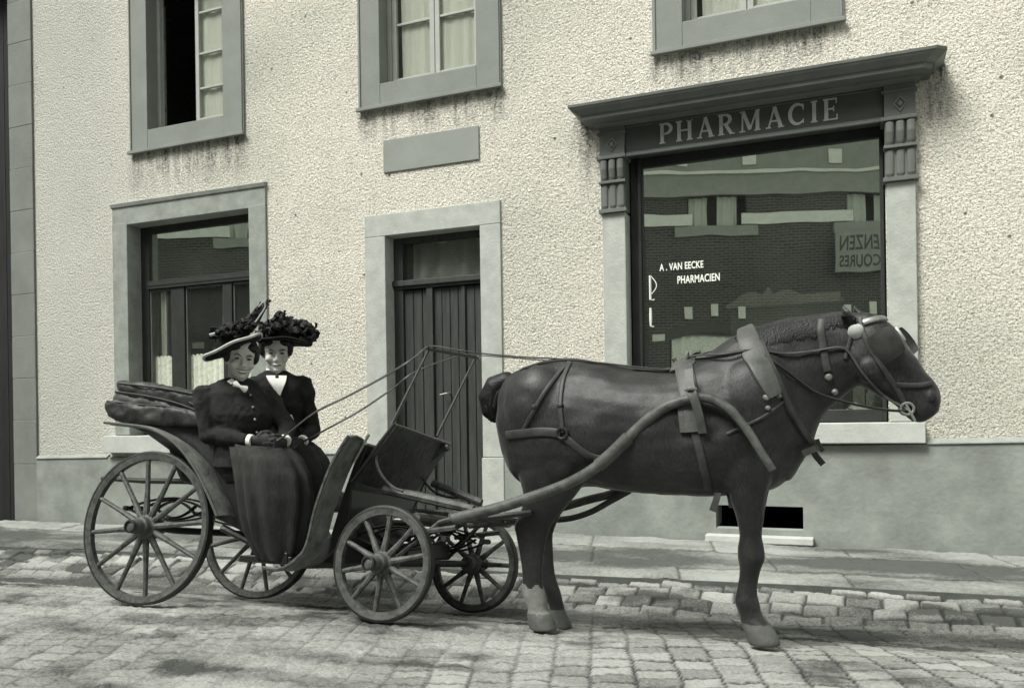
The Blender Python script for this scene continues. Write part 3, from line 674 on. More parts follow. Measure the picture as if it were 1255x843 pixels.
text('PHARMACIEN', -1.375, -1.02, 2.180, 2.246, yg+.004, M_WHITE, 'glass_lettering', shop, bold=.02)
or_ = MB()
or_.tube([(-1.612, yg+.005, 2.27), (-1.612, yg+.005, 2.06)], .010, 6); or_.tube([(-1.612, yg+.005, z) for z in (1.99, 1.90, 1.83)], [.010, .013, .008], 6)
or_.tube([(-1.60+.035*math.sin(t*PI)*(1+.3*math.sin(2*t)), yg+.005, 2.26-.15*t) for t in [i/10 for i in range(11)]], .004, 5)
or_.tube([(-1.60, yg+.005, 2.06), (-1.585, yg+.005, 2.055), (-1.575, yg+.005, 2.065)], .004, 5); or_.tube([(-1.605, yg+.005, 1.83), (-1.585, yg+.005, 1.826)], .004, 5)
or_.build('glass_ornament', M_WHITE, shop)

# things standing in the shop window
cab = empty('display_cabinet', (-.45, yg+.2, 1.06), 'small cabinet with scrolled pediment standing inside pharmacy window above the horse', 'cabinet')
MB().box(-.95, -.07, yg+.10, yg+.32, 1.06, 1.95).build('carcass', mat('cabinet_paint', .3, .2, .7, .2), cab, bevel=.01)
pd = [(-.98, 1.95), (-.06, 1.95), (-.06, 1.985), (-.30, 1.99), (-.36, 2.015), (-.42, 2.055), (-.48, 2.078), (-.54, 2.075), (-.59, 2.05), (-.61, 2.07), (-.63, 2.105), (-.65, 2.105), (-.67, 2.07), (-.69, 2.05), (-.74, 2.075), (-.80, 2.078), (-.86, 2.055), (-.91, 2.015), (-.95, 1.99), (-.98, 1.985)]
MB().prism(pd, yg+.07, yg+.098).build('pediment', mat('grey_wood', .7, .3, .7, .2), cab, bevel=.006)
MB().box(-.40, -.08, yg+.055, yg+.069, 1.955, 2.03).build('label_plate', M_BOX, cab)
def carton(x0, x1, z1, lab):
    o = MB().box(x0, x1, yg+.06, yg+.098, 1.062, z1).box(x0+.01, x1-.01, yg+.065, yg+.095, z1, z1+.012).build('carton', M_BOX, None, bevel=.004, base=((x0+x1)/2, yg+.08, 1.062)); tag(o, lab, 'carton')
carton(.00, .085, 1.30, 'pale carton in the pharmacy window seen under the horse jaw')
bt = MB(); bt.lathe_y([(.0001, 0), (.035, 0.0001), (.035, .14), (.014, .17), (.014, .2), (.0001, .201)], (0, 0), 14)
bt.v = [(.13+x, yg+.08+zz, 1.064+yy) for x, yy, zz in bt.v]
tag(bt.build('bottle', M_BOX, None, smooth=True, base=(.13, yg+.08, 1.064)), 'pale bottle beside the carton in the pharmacy window', 'bottle')

# dark neighbour at the left edge
nb = empty('neighbouring_house', (-12, YW+.1, 0), 'dark tarred house wall at the left edge beyond the corner pilaster', 'house')
k = MB(); x = -16.
while x < -9.42: k.box(x+.004, x+.196, YW+.12, YW+.2, -.2, 6.5); x += .2
k.box(-16, -9.36, YW+.14, 13, -.2, 6.5); k.build('wall', M_NEIGH, nb)
MB().box(-16.3, -9.36, YW-.2, 13.4, 6.5, 6.7).build('roof', M_ROOF, nb)

# ------------------------------------------------------------------ the brick house across the street (seen in the panes)
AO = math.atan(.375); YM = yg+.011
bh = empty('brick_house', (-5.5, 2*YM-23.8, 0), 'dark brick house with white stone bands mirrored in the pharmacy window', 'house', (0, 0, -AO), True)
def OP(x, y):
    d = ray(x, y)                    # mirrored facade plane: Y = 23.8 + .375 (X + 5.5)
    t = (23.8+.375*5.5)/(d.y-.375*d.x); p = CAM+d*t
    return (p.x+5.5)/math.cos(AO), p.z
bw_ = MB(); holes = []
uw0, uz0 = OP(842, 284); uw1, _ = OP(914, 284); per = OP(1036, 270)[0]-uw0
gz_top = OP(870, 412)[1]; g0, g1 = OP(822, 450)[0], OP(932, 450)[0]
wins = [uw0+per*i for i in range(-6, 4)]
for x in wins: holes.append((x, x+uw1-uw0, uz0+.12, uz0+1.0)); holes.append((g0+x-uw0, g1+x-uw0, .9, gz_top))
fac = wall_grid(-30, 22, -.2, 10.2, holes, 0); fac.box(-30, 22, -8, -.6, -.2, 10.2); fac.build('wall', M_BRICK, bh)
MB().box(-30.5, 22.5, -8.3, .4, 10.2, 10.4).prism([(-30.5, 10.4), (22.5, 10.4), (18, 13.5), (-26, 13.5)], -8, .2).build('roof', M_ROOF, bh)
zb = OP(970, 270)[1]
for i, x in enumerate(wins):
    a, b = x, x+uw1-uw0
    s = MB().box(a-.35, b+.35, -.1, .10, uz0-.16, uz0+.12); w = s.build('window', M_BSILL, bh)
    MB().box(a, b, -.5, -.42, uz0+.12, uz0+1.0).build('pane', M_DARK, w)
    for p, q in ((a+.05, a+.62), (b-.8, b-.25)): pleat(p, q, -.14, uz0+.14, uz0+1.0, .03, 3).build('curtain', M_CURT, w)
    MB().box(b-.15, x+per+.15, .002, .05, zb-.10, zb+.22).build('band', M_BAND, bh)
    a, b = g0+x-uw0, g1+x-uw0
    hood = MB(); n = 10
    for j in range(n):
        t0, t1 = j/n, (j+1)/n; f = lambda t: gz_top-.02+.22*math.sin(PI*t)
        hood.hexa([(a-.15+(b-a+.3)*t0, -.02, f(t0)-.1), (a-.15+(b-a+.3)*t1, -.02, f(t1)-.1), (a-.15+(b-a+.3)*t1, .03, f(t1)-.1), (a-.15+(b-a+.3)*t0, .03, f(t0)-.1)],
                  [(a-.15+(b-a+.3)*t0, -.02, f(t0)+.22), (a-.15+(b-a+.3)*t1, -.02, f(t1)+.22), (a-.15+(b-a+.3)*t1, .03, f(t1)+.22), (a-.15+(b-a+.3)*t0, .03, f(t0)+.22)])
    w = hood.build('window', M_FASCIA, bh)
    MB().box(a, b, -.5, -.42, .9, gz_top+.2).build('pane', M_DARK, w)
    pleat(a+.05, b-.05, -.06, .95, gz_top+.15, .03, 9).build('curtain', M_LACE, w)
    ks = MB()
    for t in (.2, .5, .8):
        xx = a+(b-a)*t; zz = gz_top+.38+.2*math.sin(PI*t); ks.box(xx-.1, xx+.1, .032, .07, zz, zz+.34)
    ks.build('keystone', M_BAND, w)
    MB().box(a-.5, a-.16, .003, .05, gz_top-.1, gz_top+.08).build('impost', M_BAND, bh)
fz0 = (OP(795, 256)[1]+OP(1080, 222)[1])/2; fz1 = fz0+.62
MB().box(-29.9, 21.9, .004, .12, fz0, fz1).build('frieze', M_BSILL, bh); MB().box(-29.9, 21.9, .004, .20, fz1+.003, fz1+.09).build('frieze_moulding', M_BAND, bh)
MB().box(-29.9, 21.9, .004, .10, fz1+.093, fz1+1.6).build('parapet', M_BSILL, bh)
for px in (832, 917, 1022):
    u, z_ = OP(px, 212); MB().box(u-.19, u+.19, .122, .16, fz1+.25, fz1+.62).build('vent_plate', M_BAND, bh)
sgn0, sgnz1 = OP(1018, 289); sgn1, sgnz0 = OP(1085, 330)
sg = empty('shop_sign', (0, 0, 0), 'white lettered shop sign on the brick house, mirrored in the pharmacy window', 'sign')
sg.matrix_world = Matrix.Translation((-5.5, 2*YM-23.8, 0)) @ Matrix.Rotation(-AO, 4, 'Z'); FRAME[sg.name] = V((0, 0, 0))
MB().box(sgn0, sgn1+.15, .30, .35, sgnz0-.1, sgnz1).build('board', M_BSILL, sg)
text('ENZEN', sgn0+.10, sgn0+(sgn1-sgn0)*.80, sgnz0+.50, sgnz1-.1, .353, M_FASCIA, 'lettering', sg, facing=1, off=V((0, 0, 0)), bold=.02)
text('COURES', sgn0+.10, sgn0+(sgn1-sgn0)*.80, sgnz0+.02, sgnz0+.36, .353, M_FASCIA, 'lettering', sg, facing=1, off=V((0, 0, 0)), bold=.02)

# ------------------------------------------------------------------ the carriage
CO = V((-3.844, 4.142, -.083)); CR = (math.radians(-9.6), 0, math.radians(4))
CM = Matrix.Translation(CO) @ Matrix.Rotation(CR[2], 4, 'Z') @ Matrix.Rotation(CR[0], 4, 'X'); CI = CM.inverted()
def CL(x, y, yl):
    o = CI @ CAM; d = CI.to_3x3() @ ray(x, y); return o+d*((yl-o.y)/d.y)
def cxz(pts, yl): return [(p.x, p.z) for p in (CL(x, y, yl) for x, y in pts)]
car = empty('horse_carriage', CO, 'open four wheeled pony carriage with folded leather hood, standing by the kerb behind the horse', 'carriage', CR, True)
TR = .50
def make_wheel(c, R, nsp, phase, side, yaw=0):
    """side -1: outer face towards -y"""
    w = .045
    rim = MB().lathe_y([(R-.012, -w/2), (R, -w/2+.004), (R, w/2-.004), (R-.012, w/2), (R-.048, w/2-.006), (R-.052, 0), (R-.048, -w/2+.006)], (0, 0), 56)
    o = rim.build('wheel', M_WHEEL, None, smooth=True, angle=35); o.parent = car; o.location = c; o.rotation_euler = (0, 0, yaw); FRAME[o.name] = V((0, 0, 0))
    MB().lathe_y([(R-.011, -w/2-.002), (R+.001, -w/2+.002), (R+.001, w/2-.002), (R-.011, w/2+.002)], (0, 0), 56).build('tyre', M_IRON, o, smooth=True, angle=35)
    s = side
    hub = MB()
    prof = [(.0001, s*.135), (.034, s*.13), (.036, s*.115), (.040, s*.07), (.050, s*.06), (.054, s*.03), (.066, s*.02), (.066, -s*.045), (.05, -s*.06), (.045, -s*.10), (.0001, -s*.10)]
    if R > .4: prof = [(r*1.12, y) for r, y in prof]
    rg = [[(r*math.cos(2*PI*k/20), y, r*math.sin(2*PI*k/20)) for k in range(20)] for r, y in prof]
    hub.loft(rg); hub.build('hub', M_WHEEL, o, smooth=True, angle=30)
    cap = MB(); cap.lathe_y([(.036, s*.118), (.039, s*.14), (.03, s*.142), (.028, s*.12)], (0, 0), 20); cap.build('hub_cap', M_IRON, o, smooth=True)
    spk = None
    for i in range(nsp):
        a = phase+2*PI*i/nsp
        if spk is None:
            m_ = MB(); y_in = s*.005; dish = -s*.02*0
            m_.tube([(.05, y_in, 0), (.05+.12*R, y_in, 0), (.5*R, 0, 0), (R-.045, 0, 0)], [.021, .019, .0145, .0135], 8, 1.0)
            spk = m_.build('spoke', M_WHEEL, o, smooth=True); e = spk
        else:
            e = spk.copy(); COL.objects.link(e); e.parent = o
        e.rotation_euler = (0, -a, 0)
    return o
rc = CL(177.5, 648, -TR); RR = (743-553)/2/1020*4.82
cz = RR
FC = CL(469, 692, -.52); FR = .302
make_wheel((-.05, -TR, RR), RR, 12, .1, -1)
make_wheel((.03, TR, RR), RR, 12, .25, 1)
yawf = math.radians(-6.5)
make_wheel((FC.x, -.52, FR), FR, 10, .2, -1, yawf)
make_wheel((FC.x+.125, .50, FR), FR, 10, .0, 1, yawf)
print('wheel', rc, RR, FC)
def part(mb, name, m, par=car, **k): return mb.build(name, m, par, **k)
# axles, springs and perch
part(MB().tube([(0, -TR+.03, RR), (0, -.3, RR-.01), (0, .3, RR-.01), (0, TR-.03, RR)], .022), 'axle', M_IRON, smooth=True)
part(MB().tube([(FC.x, -.5, FR), (FC.x+.12, .48, FR)], .02), 'axle', M_IRON, smooth=True)
def leafspring(x0, x1, zc, y, rise, nm='spring'):
    s = MB()
    for sg in (1, -1):
        for lay in range(3):
            k = 1-.28*lay; pts = [(((x0+x1)/2)+(x1-x0)/2*k*t, y, zc+sg*(rise*(1-t*t)-.0)+sg*(-.011*lay)) for t in [i/8-1 for i in range(17)]]
            s.tube(pts, .0065, 6, 3.2, (0, 1, 0))
    for x in (x0, x1): s.tube([(x, y-.03, zc), (x, y+.03, zc)], .016, 8)
    return part(s, nm, M_IRON, smooth=True)
leafspring(-.36, .34, RR+.115, -.33, .07); leafspring(-.36, .34, RR+.115, .33, .07)
leafspring(FC.x-.27, FC.x+.27, FR+.14, -.33, .07); leafspring(FC.x-.27, FC.x+.27, FR+.14, .33, .07)
part(MB().tube([CL(125, 586, .0), CL(175, 589, .0), CL(260, 590, .0)], [.014, .018, .02], 8), 'bar', M_IRON, smooth=True)
# body tub
N_ = -.43
side = cxz([(128, 497), (131, 510), (150, 519), (178, 531), (206, 551), (232, 586), (248, 618), (262, 634), (298, 652), (318, 690), (352, 692), (352, 676), (322, 672), (306, 636), (300, 590), (297, 552), (292, 533), (270, 516), (252, 508), (200, 500), (160, 494), (138, 491)], N_)
b = part(MB().prism(side, N_, -N_), 'body', M_PAINT, bevel=.012)
# raised side panel line and inner back
ln = [V((p[0], N_-.006, p[1])) for p in cxz([(164, 521), (172, 511), (182, 507), (200, 506), (230, 509), (256, 512)], N_)]
part(MB().tube(spline(ln), .006, 6), 'beading', M_LEATHL, b, smooth=True)
# folded hood: three leather folds over the rear of the body
def puffy(px, y, m, nm, par):
    """a soft creased leather roll: rounded by remeshing, then wrinkled"""
    o = blob(nm, MB().prism(cxz(px, -y), -y, y), .0135, m, par, 7)
    nor = [v.normal.copy() for v in o.data.vertices]
    for v, n_ in zip(o.data.vertices, nor):
        p = v.co.copy(); v.co = p+n_*(.012+.016*noise.noise(V((p.x*9, p.y*22, p.z*16)))+.007*noise.noise(p*34))
    return o
def fold(px, y, m, nm, th=.0):
    return puffy(px, y, m, nm, car)
h1 = fold([(144, 468), (160, 468), (200, 474), (240, 482), (262, 487), (278, 493), (262, 499), (238, 501), (215, 496), (180, 488), (150, 481), (143, 478)], .47, M_LEATH, 'hood')
for px, y, m in (([(140, 480), (150, 480), (185, 487), (215, 496), (238, 504), (250, 511), (225, 506), (195, 499), (160, 494), (140, 491)], .465, M_LEATHL),
                 ([(128, 493), (140, 491), (175, 497), (215, 500), (240, 506), (252, 512), (252, 520), (215, 520), (175, 517), (140, 513), (129, 503)], .485, M_LEATH)):
    puffy(px, y, m, 'hood_fold', h1)
MB().prism(cxz([(152, 479.5), (185, 484), (215, 492), (240, 501), (228, 503), (205, 497), (180, 490), (150, 485)], -.475), -.475, .475).build('hood_fold', M_LEATH, h1, bevel=.008)
puffy([(146, 473), (200, 479), (258, 490), (262, 512), (215, 512), (160, 500), (141, 492)], .45, M_LEATH, 'hood_fold', h1)
for pts in ([(141, 480), (182, 486), (222, 496), (262, 513)], [(146, 470), (205, 477), (258, 488), (278, 494)], [(131, 492), (170, 496), (215, 500), (262, 516)], [(232, 493), (250, 505), (264, 516), (270, 520)]):
    for s_ in (-1, 1):
        q = [V((p.x, s_*.487, p.z)) for p in (CL(x, y, -.487) for x, y in pts)]
        MB().tube(spline(q), .008, 6, .6).build('hood_bow', M_LEATHL if s_ < 0 else M_IRON, h1, smooth=True)
# crumpled leather at the hinge beside the lady
cr_ = MB()
for i, (x, y, r) in enumerate(((252, 505, .05), (262, 512, .055), (243, 510, .045), (270, 522, .05), (258, 524, .06), (275, 532, .045), (262, 538, .05))):
    p = CL(x, y, -.42); cr_.ball((p.x, p.y, p.z), r, .07, r*.8)
blob('hood_gather', cr_, .012, M_LEATH, h1, 2)
# seat
part(MB().box(.28, .78, -.40, .40, .60, .74), 'seat', M_LEATH, bevel=.04)
part(MB().hexa([(.05, -.40, .72), (.27, -.40, .70), (.27, .40, .70), (.05, .40, .72)], [(-.12, -.40, 1.02), (.12, -.40, 1.05), (.12, .40, 1.05), (-.12, .40, 1.02)]), 'backrest', M_LEATH, bevel=.05)
# rear wings
for s_ in (-1, 1):
    near = spline([CL(x, y, -.60) for x, y in ((128, 518), (150, 520), (177, 523.5), (200, 533), (220, 549), (238, 573), (254, 604), (266, 632))], 5)
    g = []
    n = len(near)
    for i, p in enumerate(near):
        t = i/(n-1); w = .05+.13*min(1, t*1.4); g.append([V((p.x+.01*math.sin(PI*k/4)*t, s_*(.60-w*k/4), p.z+.012*math.sin(PI*k/4))) for k in range(5)])
    w_ = part(MB().sheet(g, .008), 'wing', M_WING, smooth=True)
    MB().tube([V((p.x, s_*.602, p.z)) for p in near], .008, 6).build('wing_edge', M_LEATHL, w_, smooth=True)
# front wings: curved boards from the step up to the dash
WP = spline([CL(x, y, -.60) for x, y in ((322, 695), (344, 697), (365, 683), (376, 666), (387, 621), (405, 572), (423, 540), (428, 534))], 5)
for s_ in (-1, 1):
    g = []
    for i, p in enumerate(WP):
        t = i/(len(WP)-1); w = .13+.06*min(1, t*1.6); g.append([V((p.x-.008*math.sin(PI*k/4), s_*(.60-w*k/4), p.z+.018*math.sin(PI*k/4)*min(1, 2*t))) for k in range(5)])
    w_ = part(MB().sheet(g, .012), 'wing', M_WING, smooth=True)
    q = [V((p.x, s_*.602, p.z)) for p in WP]; MB().tube(q, .009, 6).build('wing_edge', M_WHEEL, w_, smooth=True)
# floor and toe board
t0, t1, t2 = CL(345, 686, -.42), CL(402, 664, -.42), CL(434, 560, -.42)
part(MB().hexa([(.55, -.42, t0.z-.02), (t0.x+.06, -.42, t0.z-.02), (t0.x+.06, .42, t0.z-.02), (.55, .42, t0.z-.02)], [(.55, -.42, t0.z+.02), (t0.x+.06, -.42, t0.z+.02), (t0.x+.06, .42, t0.z+.02), (.55, .42, t0.z+.02)]), 'floor', M_PAINT, bevel=.005)
part(MB().prism(cxz([(352, 690), (372, 684), (392, 664), (405, 655), (422, 600), (436, 560), (447, 541), (452, 545), (441, 572), (431, 600), (428, 640), (420, 666), (394, 690), (370, 697)], -.40), -.40, .40), 'toe_board', M_PAINT, bevel=.01)
# dash board
A_, D_ = CL(483, 520, -.40), CL(430, 590, -.40)
du = (A_-D_).normalized(); nrm = V((du.z, 0, -du.x))
g = [[V((0, -.40+.80*j/6, 0))+D_+V((0, .40, 0))+(A_-D_)*(i/4)+nrm*(.006*math.sin(PI*j/6)) for j in range(7)] for i in range(5)]
dash = part(MB().sheet(g, .018), 'dashboard', M_LEATH, smooth=True, angle=30)
e_ = [g[0][0], g[4][0]]; 
MB().tube([g[0][0], g[1][0], g[2][0], g[3][0], g[4][0]]+g[4][1:]+[g[3][6], g[2][6], g[1][6], g[0][6]], .011, 6).build('dash_edge', M_PAINT, dash, smooth=True)
# rein rail
r0, r1 = CL(480, 521, -.36), CL(526, 428, -.36); r2, r3 = CL(536, 534, .30), CL(583, 438, .30)
RAIL_A, RAIL_B = r1.copy(), r3.copy()
rail = part(MB().tube([r0, r1], [.010, .008], 6), 'rein_rail', M_LEATHL, smooth=True); MB().tube([r2, r3], [.010, .008], 6).build('post', M_LEATHL, rail, smooth=True)
MB().tube([r1+V((0, -.03, 0)), r1, r3, r3+V((0, .04, 0))], [.007, .010, .010, .007], 6).build('cross_bar', M_IRON, rail, smooth=True)
MB().tube([r3+V((.0, .03, .005)), r3+V((.0, .06, .02))], [.012, .014], 6).build('finial', M_BRASS, rail, smooth=True)
# bright whip socket strip, lamp iron
part(MB().tube([CL(434, 566, -.44), CL(452, 532, -.44)], [.009, .009], 6), 'whip_socket', M_BRASS, smooth=True)
for s_, pts in ((-1, [(466, 540), (461, 556), (463, 572), (470, 585), (482, 597), (494, 602)]), (1, [(547, 548), (540, 556), (518, 574), (520, 588), (530, 601), (545, 608), (566, 610)])):
    part(MB().tube(spline([CL(x, y, s_*.38) for x, y in pts]), .0085, 6), 'iron_stay', M_WHEEL, smooth=True)
part(MB().tube(spline([CL(x, y, .30) for x, y in ((484, 612), (500, 594), (520, 570), (540, 552), (550, 548))]), [.022]*33, 8), 'iron_stay', M_WHEEL, smooth=True)
# fore carriage: turntable, futchells, cross pieces
tt = MB()
tt.tube([CL(470, 600, -.30), CL(510, 608, -.30), CL(545, 616, -.30), CL(580, 624, -.30)], [.024, .028, .028, .022], 8)
tt.tube([CL(470+60, 600-8, .30), CL(510+50, 608-4, .30), CL(545+45, 616, .30)], [.024, .026, .024], 8)
tt.tube([(FC.x-.05, -.36, FR+.26), (FC.x-.05, .36, FR+.26)], .03, 8)
tt.tube([(FC.x+.12, -.40, FR+.25), (FC.x+.12, .40, FR+.25)], .026, 8)
ring = [(FC.x+.03+.24*math.cos(2*PI*k/24), .24*math.sin(2*PI*k/24), FR+.29) for k in range(25)]
tt.tube(ring, .014, 6)
part(tt, 'turntable', M_WHEEL, smooth=True)
part(MB().box(FC.x-.04, FC.x+.04, -.30, .30, FR+.02, FR+.12).box(FC.x-.05, FC.x+.05, -.36, .36, FR+.215, FR+.245), 'axle_bed', M_PAINT, bevel=.01)
for s_ in (-1, 1):
    br = MB(); br.tube([(FC.x, s_*.36, FR+.03), (FC.x+.22, s_*.30, FR+.23), (FC.x+.36, s_*.30, FR+.27)], .013, 6); br.tube([(FC.x-.02, s_*.36, FR+.03), (FC.x-.30, s_*.2, FR+.27)], .013, 6)
    br.tube([(FC.x+.05, s_*.34, FR+.16), (FC.x+.34, s_*.36, FR+.20)], .016, 6)
    part(br, 'stay', M_WHEEL, smooth=True)
part(MB().tube([(.1, 0, RR+.02), (.55, 0, .30), (FC.x-.25, 0, FR+.05), (FC.x, 0, FR+.1)], .024, 8), 'perch', M_PAINT, smooth=True)
# shafts: world-space bends converted to the carriage frame, either side of the horse
NS, FS = 3.80, 4.44
near_px = [(556, 636), (578, 630), (600, 625), (640, 613), (690, 595), (722, 578), (750, 556), (785, 522), (815, 499), (845, 489), (868, 488), (892, 500), (915, 526), (934, 556), (947, 576)]
npts = [P(x, y, NS) for x, y in near_px]
near = spline([CI @ p for p in npts], 5)
fpx = [(575, 642), (600, 640), (630, 636), (660, 629), (690, 621), (722, 612), (752, 604), (775, 590)]
far = spline([CI @ P(x, y, FS) for x, y in fpx]+[CI @ V((p.x, FS, p.z)) for p in npts[8:]], 5)
rad = [.030-.012*(i/(len(near)-1))**1.5 for i in range(len(near))]
part(MB().tube(near, rad, 10), 'shaft', M_SHAFT, smooth=True); part(MB().tube(far, [.028-.010*(i/(len(far)-1)) for i in range(len(far))], 10), 'shaft', M_SHAFT, smooth=True)
part(MB().tube(spline([CI @ P(x, y, 4.40) for x, y in ((618, 634), (655, 636), (692, 636), (722, 628), (748, 614), (772, 601))], 5), .017, 8), 'trace', M_STRAP, smooth=True)
part(MB().tube(spline([CI @ P(x, y, 3.87) for x, y in ((600, 634), (625, 631), (652, 628))], 5), .015, 8), 'trace', M_STRAP, smooth=True)
ip = [i for i, p in enumerate(near_px) if p == (750, 556)][0]
for sh, pts in ((0, near),):
    k = ip*5; part(MB().tube(pts[k-3:k+4], rad[k]+.006, 10), 'shaft_ferrule', M_LEATHL, smooth=True)
# splinter bar, swingletree and traces
sp0, sp1 = CI @ P(566, 632, 3.80), CI @ P(640, 632, 4.5)
part(MB().tube([(FC.x+.36, -.46, FR+.26), (FC.x+.36, .46, FR+.26)], .028, 8), 'splinter_bar', M_SHAFT, smooth=True)
part(MB().tube([(FC.x+.44, -.34, FR+.26), (FC.x+.45, 0, FR+.26), (FC.x+.44, .34, FR+.26)], [.016, .026, .016], 8), 'swingletree', M_IRON, smooth=True)
for Y0, pts in ((3.86, [(606, 633), (640, 630), (690, 622), (740, 612)]),):
    pass

# ------------------------------------------------------------------ the horse
HY = 4.10
def sec(t, b, hw, Y=HY, n=16, sq=2.3, egg=0.):
    """closed ring between a top and a bottom point (both px in the plane Y), half width hw across"""
    T, B = P(*t, Y), P(*b, Y); c = (T+B)/2; u = (T-B)/2; out = []
    for k in range(n):
        a = 2*PI*k/n; ca, sa = math.cos(a), math.sin(a); f = lambda v: math.copysign(abs(v)**(2/sq), v)
        out.append(c+u*f(ca)+V((0, hw*f(sa)*(1-egg*ca), 0)))
    return out
hm = MB()
def secs(rows, k=4, **kw):
    q = spline([V((*t, *b, w, *(e[:1] if e else (0,)))) for t, b, w, *e in rows], k)
    return [sec((p[0], p[1]), (p[2], p[3]), p[4], n=32, egg=p[5], **kw) for p in q]
hm.loft(secs([((x, a), (x, b), w, e) for x, a, b, w, e in (
    (618, 482, 520, .07, 0), (622, 468, 545, .14, 0), (631, 457, 575, .19, 0), (645, 450, 592, .235, .1), (668, 443, 600, .265, .12), (700, 440, 598, .285, .12), (735, 445, 597, .29, .08),
    (775, 453, 602, .30, .0), (815, 455, 606, .31, .05), (850, 446, 607, .30, .12), (880, 430, 607, .275, .25), (910, 416, 606, .25, .25), (938, 412, 603, .225, .15), (958, 425, 594, .195, .05), (974, 445, 578, .15, 0), (985, 470, 562, .09, 0))]))
hm.loft(secs([(t, b, w) for t, b, w in (((872, 430), (968, 590), .20), ((895, 414), (990, 556), .17), ((918, 403), (1001, 524), .135), ((944, 395), (1009, 508), .112), ((972, 390), (1019, 497), .098), ((1002, 387), (1030, 487), .088), ((1030, 383), (1044, 478), .080), ((1050, 384), (1052, 472), .07))]))
hm.loft(secs([(t, b, w) for t, b, w in (((1046, 384), (1034, 440), .05), ((1066, 385), (1040, 462), .088), ((1086, 393), (1052, 472), .098), ((1102, 405), (1066, 480), .095), ((1113, 421), (1078, 487), .08), ((1123, 440), (1088, 492), .066), ((1133, 456), (1100, 499), .058), ((1144, 466), (1108, 507), .056), ((1151, 478), (1115, 513), .058), ((1153, 491), (1122, 516), .054), ((1150, 503), (1132, 516), .04))], sq=2.5))
# muscles: haunch, stifle, shoulder, forearm, cheek, eye ridge, nostril
def mball(px, py, Y, rx, ry, rz):
    p = P(px, py, Y); hm.ball(p, rx, ry, rz, 28, 20)
for s_ in (-1, 1):
    mball(662, 500, HY+s_*.15, .20, .13, .22); mball(690, 565, HY+s_*.17, .15, .10, .17); mball(918, 500, HY+s_*.15, .17, .10, .22); mball(905, 565, HY+s_*.16, .13, .085, .15)
    mball(755, 545, HY+s_*.20, .22, .10, .12); mball(1068, 452, HY+s_*.068, .062, .042, .07); mball(1099, 424, HY+s_*.075, .035, .025, .03); mball(1141, 487, HY+s_*.04, .03, .025, .035)
def leg(rows, Yc, n=24):
    rg = []
    for y, l, r, hw, dy in [tuple(q) for q in spline([V(r_) for r_ in rows], 3)]:
        Y = Yc+dy; a, b = P(l, y, Y), P(r, y, Y); c = (a+b)/2; rx = (b.x-a.x)/2
        rg.append([V((c.x+rx*math.cos(2*PI*k/n), Y+hw*math.sin(2*PI*k/n), c.z)) for k in range(n)])
    hm.loft(rg)
leg([(535, 628, 728, .10, .03), (560, 632, 724, .105, .02), (590, 638, 716, .09, .0), (612, 641, 700, .07, 0), (628, 638, 686, .056, 0), (643, 631, 676, .05, 0), (656, 633, 671, .045, 0), (676, 637, 667, .039, 0), (700, 640, 665, .036, 0), (716, 640, 666, .037, 0), (728, 641, 669, .043, 0), (738, 644, 671, .040, 0), (748, 648, 672, .042, 0), (752, 646, 676, .050, 0), (767, 649, 682, .062, 0), (771, 650, 683, .062, 0)], 3.94)
leg([(540, 640, 730, .10, -.03), (565, 644, 726, .10, -.02), (592, 648, 716, .085, 0), (615, 650, 698, .065, 0), (632, 648, 686, .054, 0), (645, 646, 680, .048, 0), (658, 648, 677, .043, 0), (678, 653, 678, .038, 0), (702, 658, 680, .035, 0), (722, 666, 686, .041, 0), (738, 671, 690, .038, 0), (747, 674, 692, .044, 0), (764, 674, 700, .058, 0), (769, 675, 701, .058, 0)], 4.24)
leg([(520, 884, 958, .09, .05), (555, 888, 956, .10, .03), (582, 891, 947, .085, .01), (606, 895, 941, .066, 0), (632, 902, 937, .054, 0), (655, 906, 934, .044, 0), (670, 904, 937, .048, 0), (684, 904, 938, .052, 0), (696, 906, 933, .044, 0), (712, 905, 929, .034, 0), (726, 902, 928, .037, 0), (738, 900, 931, .045, 0), (748, 904, 933, .040, 0), (757, 907, 938, .043, 0), (763, 908, 944, .052, 0), (782, 915, 956, .066, 0), (790, 917, 957, .066, 0)], 3.95)
leg([(520, 894, 960, .09, -.05), (555, 900, 958, .095, -.03), (582, 905, 950, .08, 0), (606, 907, 943, .062, 0), (632, 908, 936, .05, 0), (655, 908, 932, .045, 0), (680, 908, 932, .047, 0), (697, 908, 928, .041, 0), (720, 905, 925, .036, 0), (738, 905, 927, .042, 0), (752, 909, 932, .041, 0), (764, 913, 940, .052, 0), (777, 918, 948, .062, 0)], 4.25)
# ears
for s_, px in ((-1, (1047, 395)), (1, (1060, 393))):
    b = P(*px, HY+s_*.065); hm.tube([b+V((.0, 0, -.04)), b+V((-.015, s_*.012, .015)), b+V((-.035, s_*.016, .045)), b+V((-.050, s_*.014, .075))], [.024, .027, .020, .006], 8, .6)
horse = blob('horse', hm, .0095, [M_COAT, M_SOCK, M_HOOF], None, 4, (-.9, HY, 0))
tag(horse, 'dark cob with docked tail and one white hind sock, standing before the shop', 'horse')
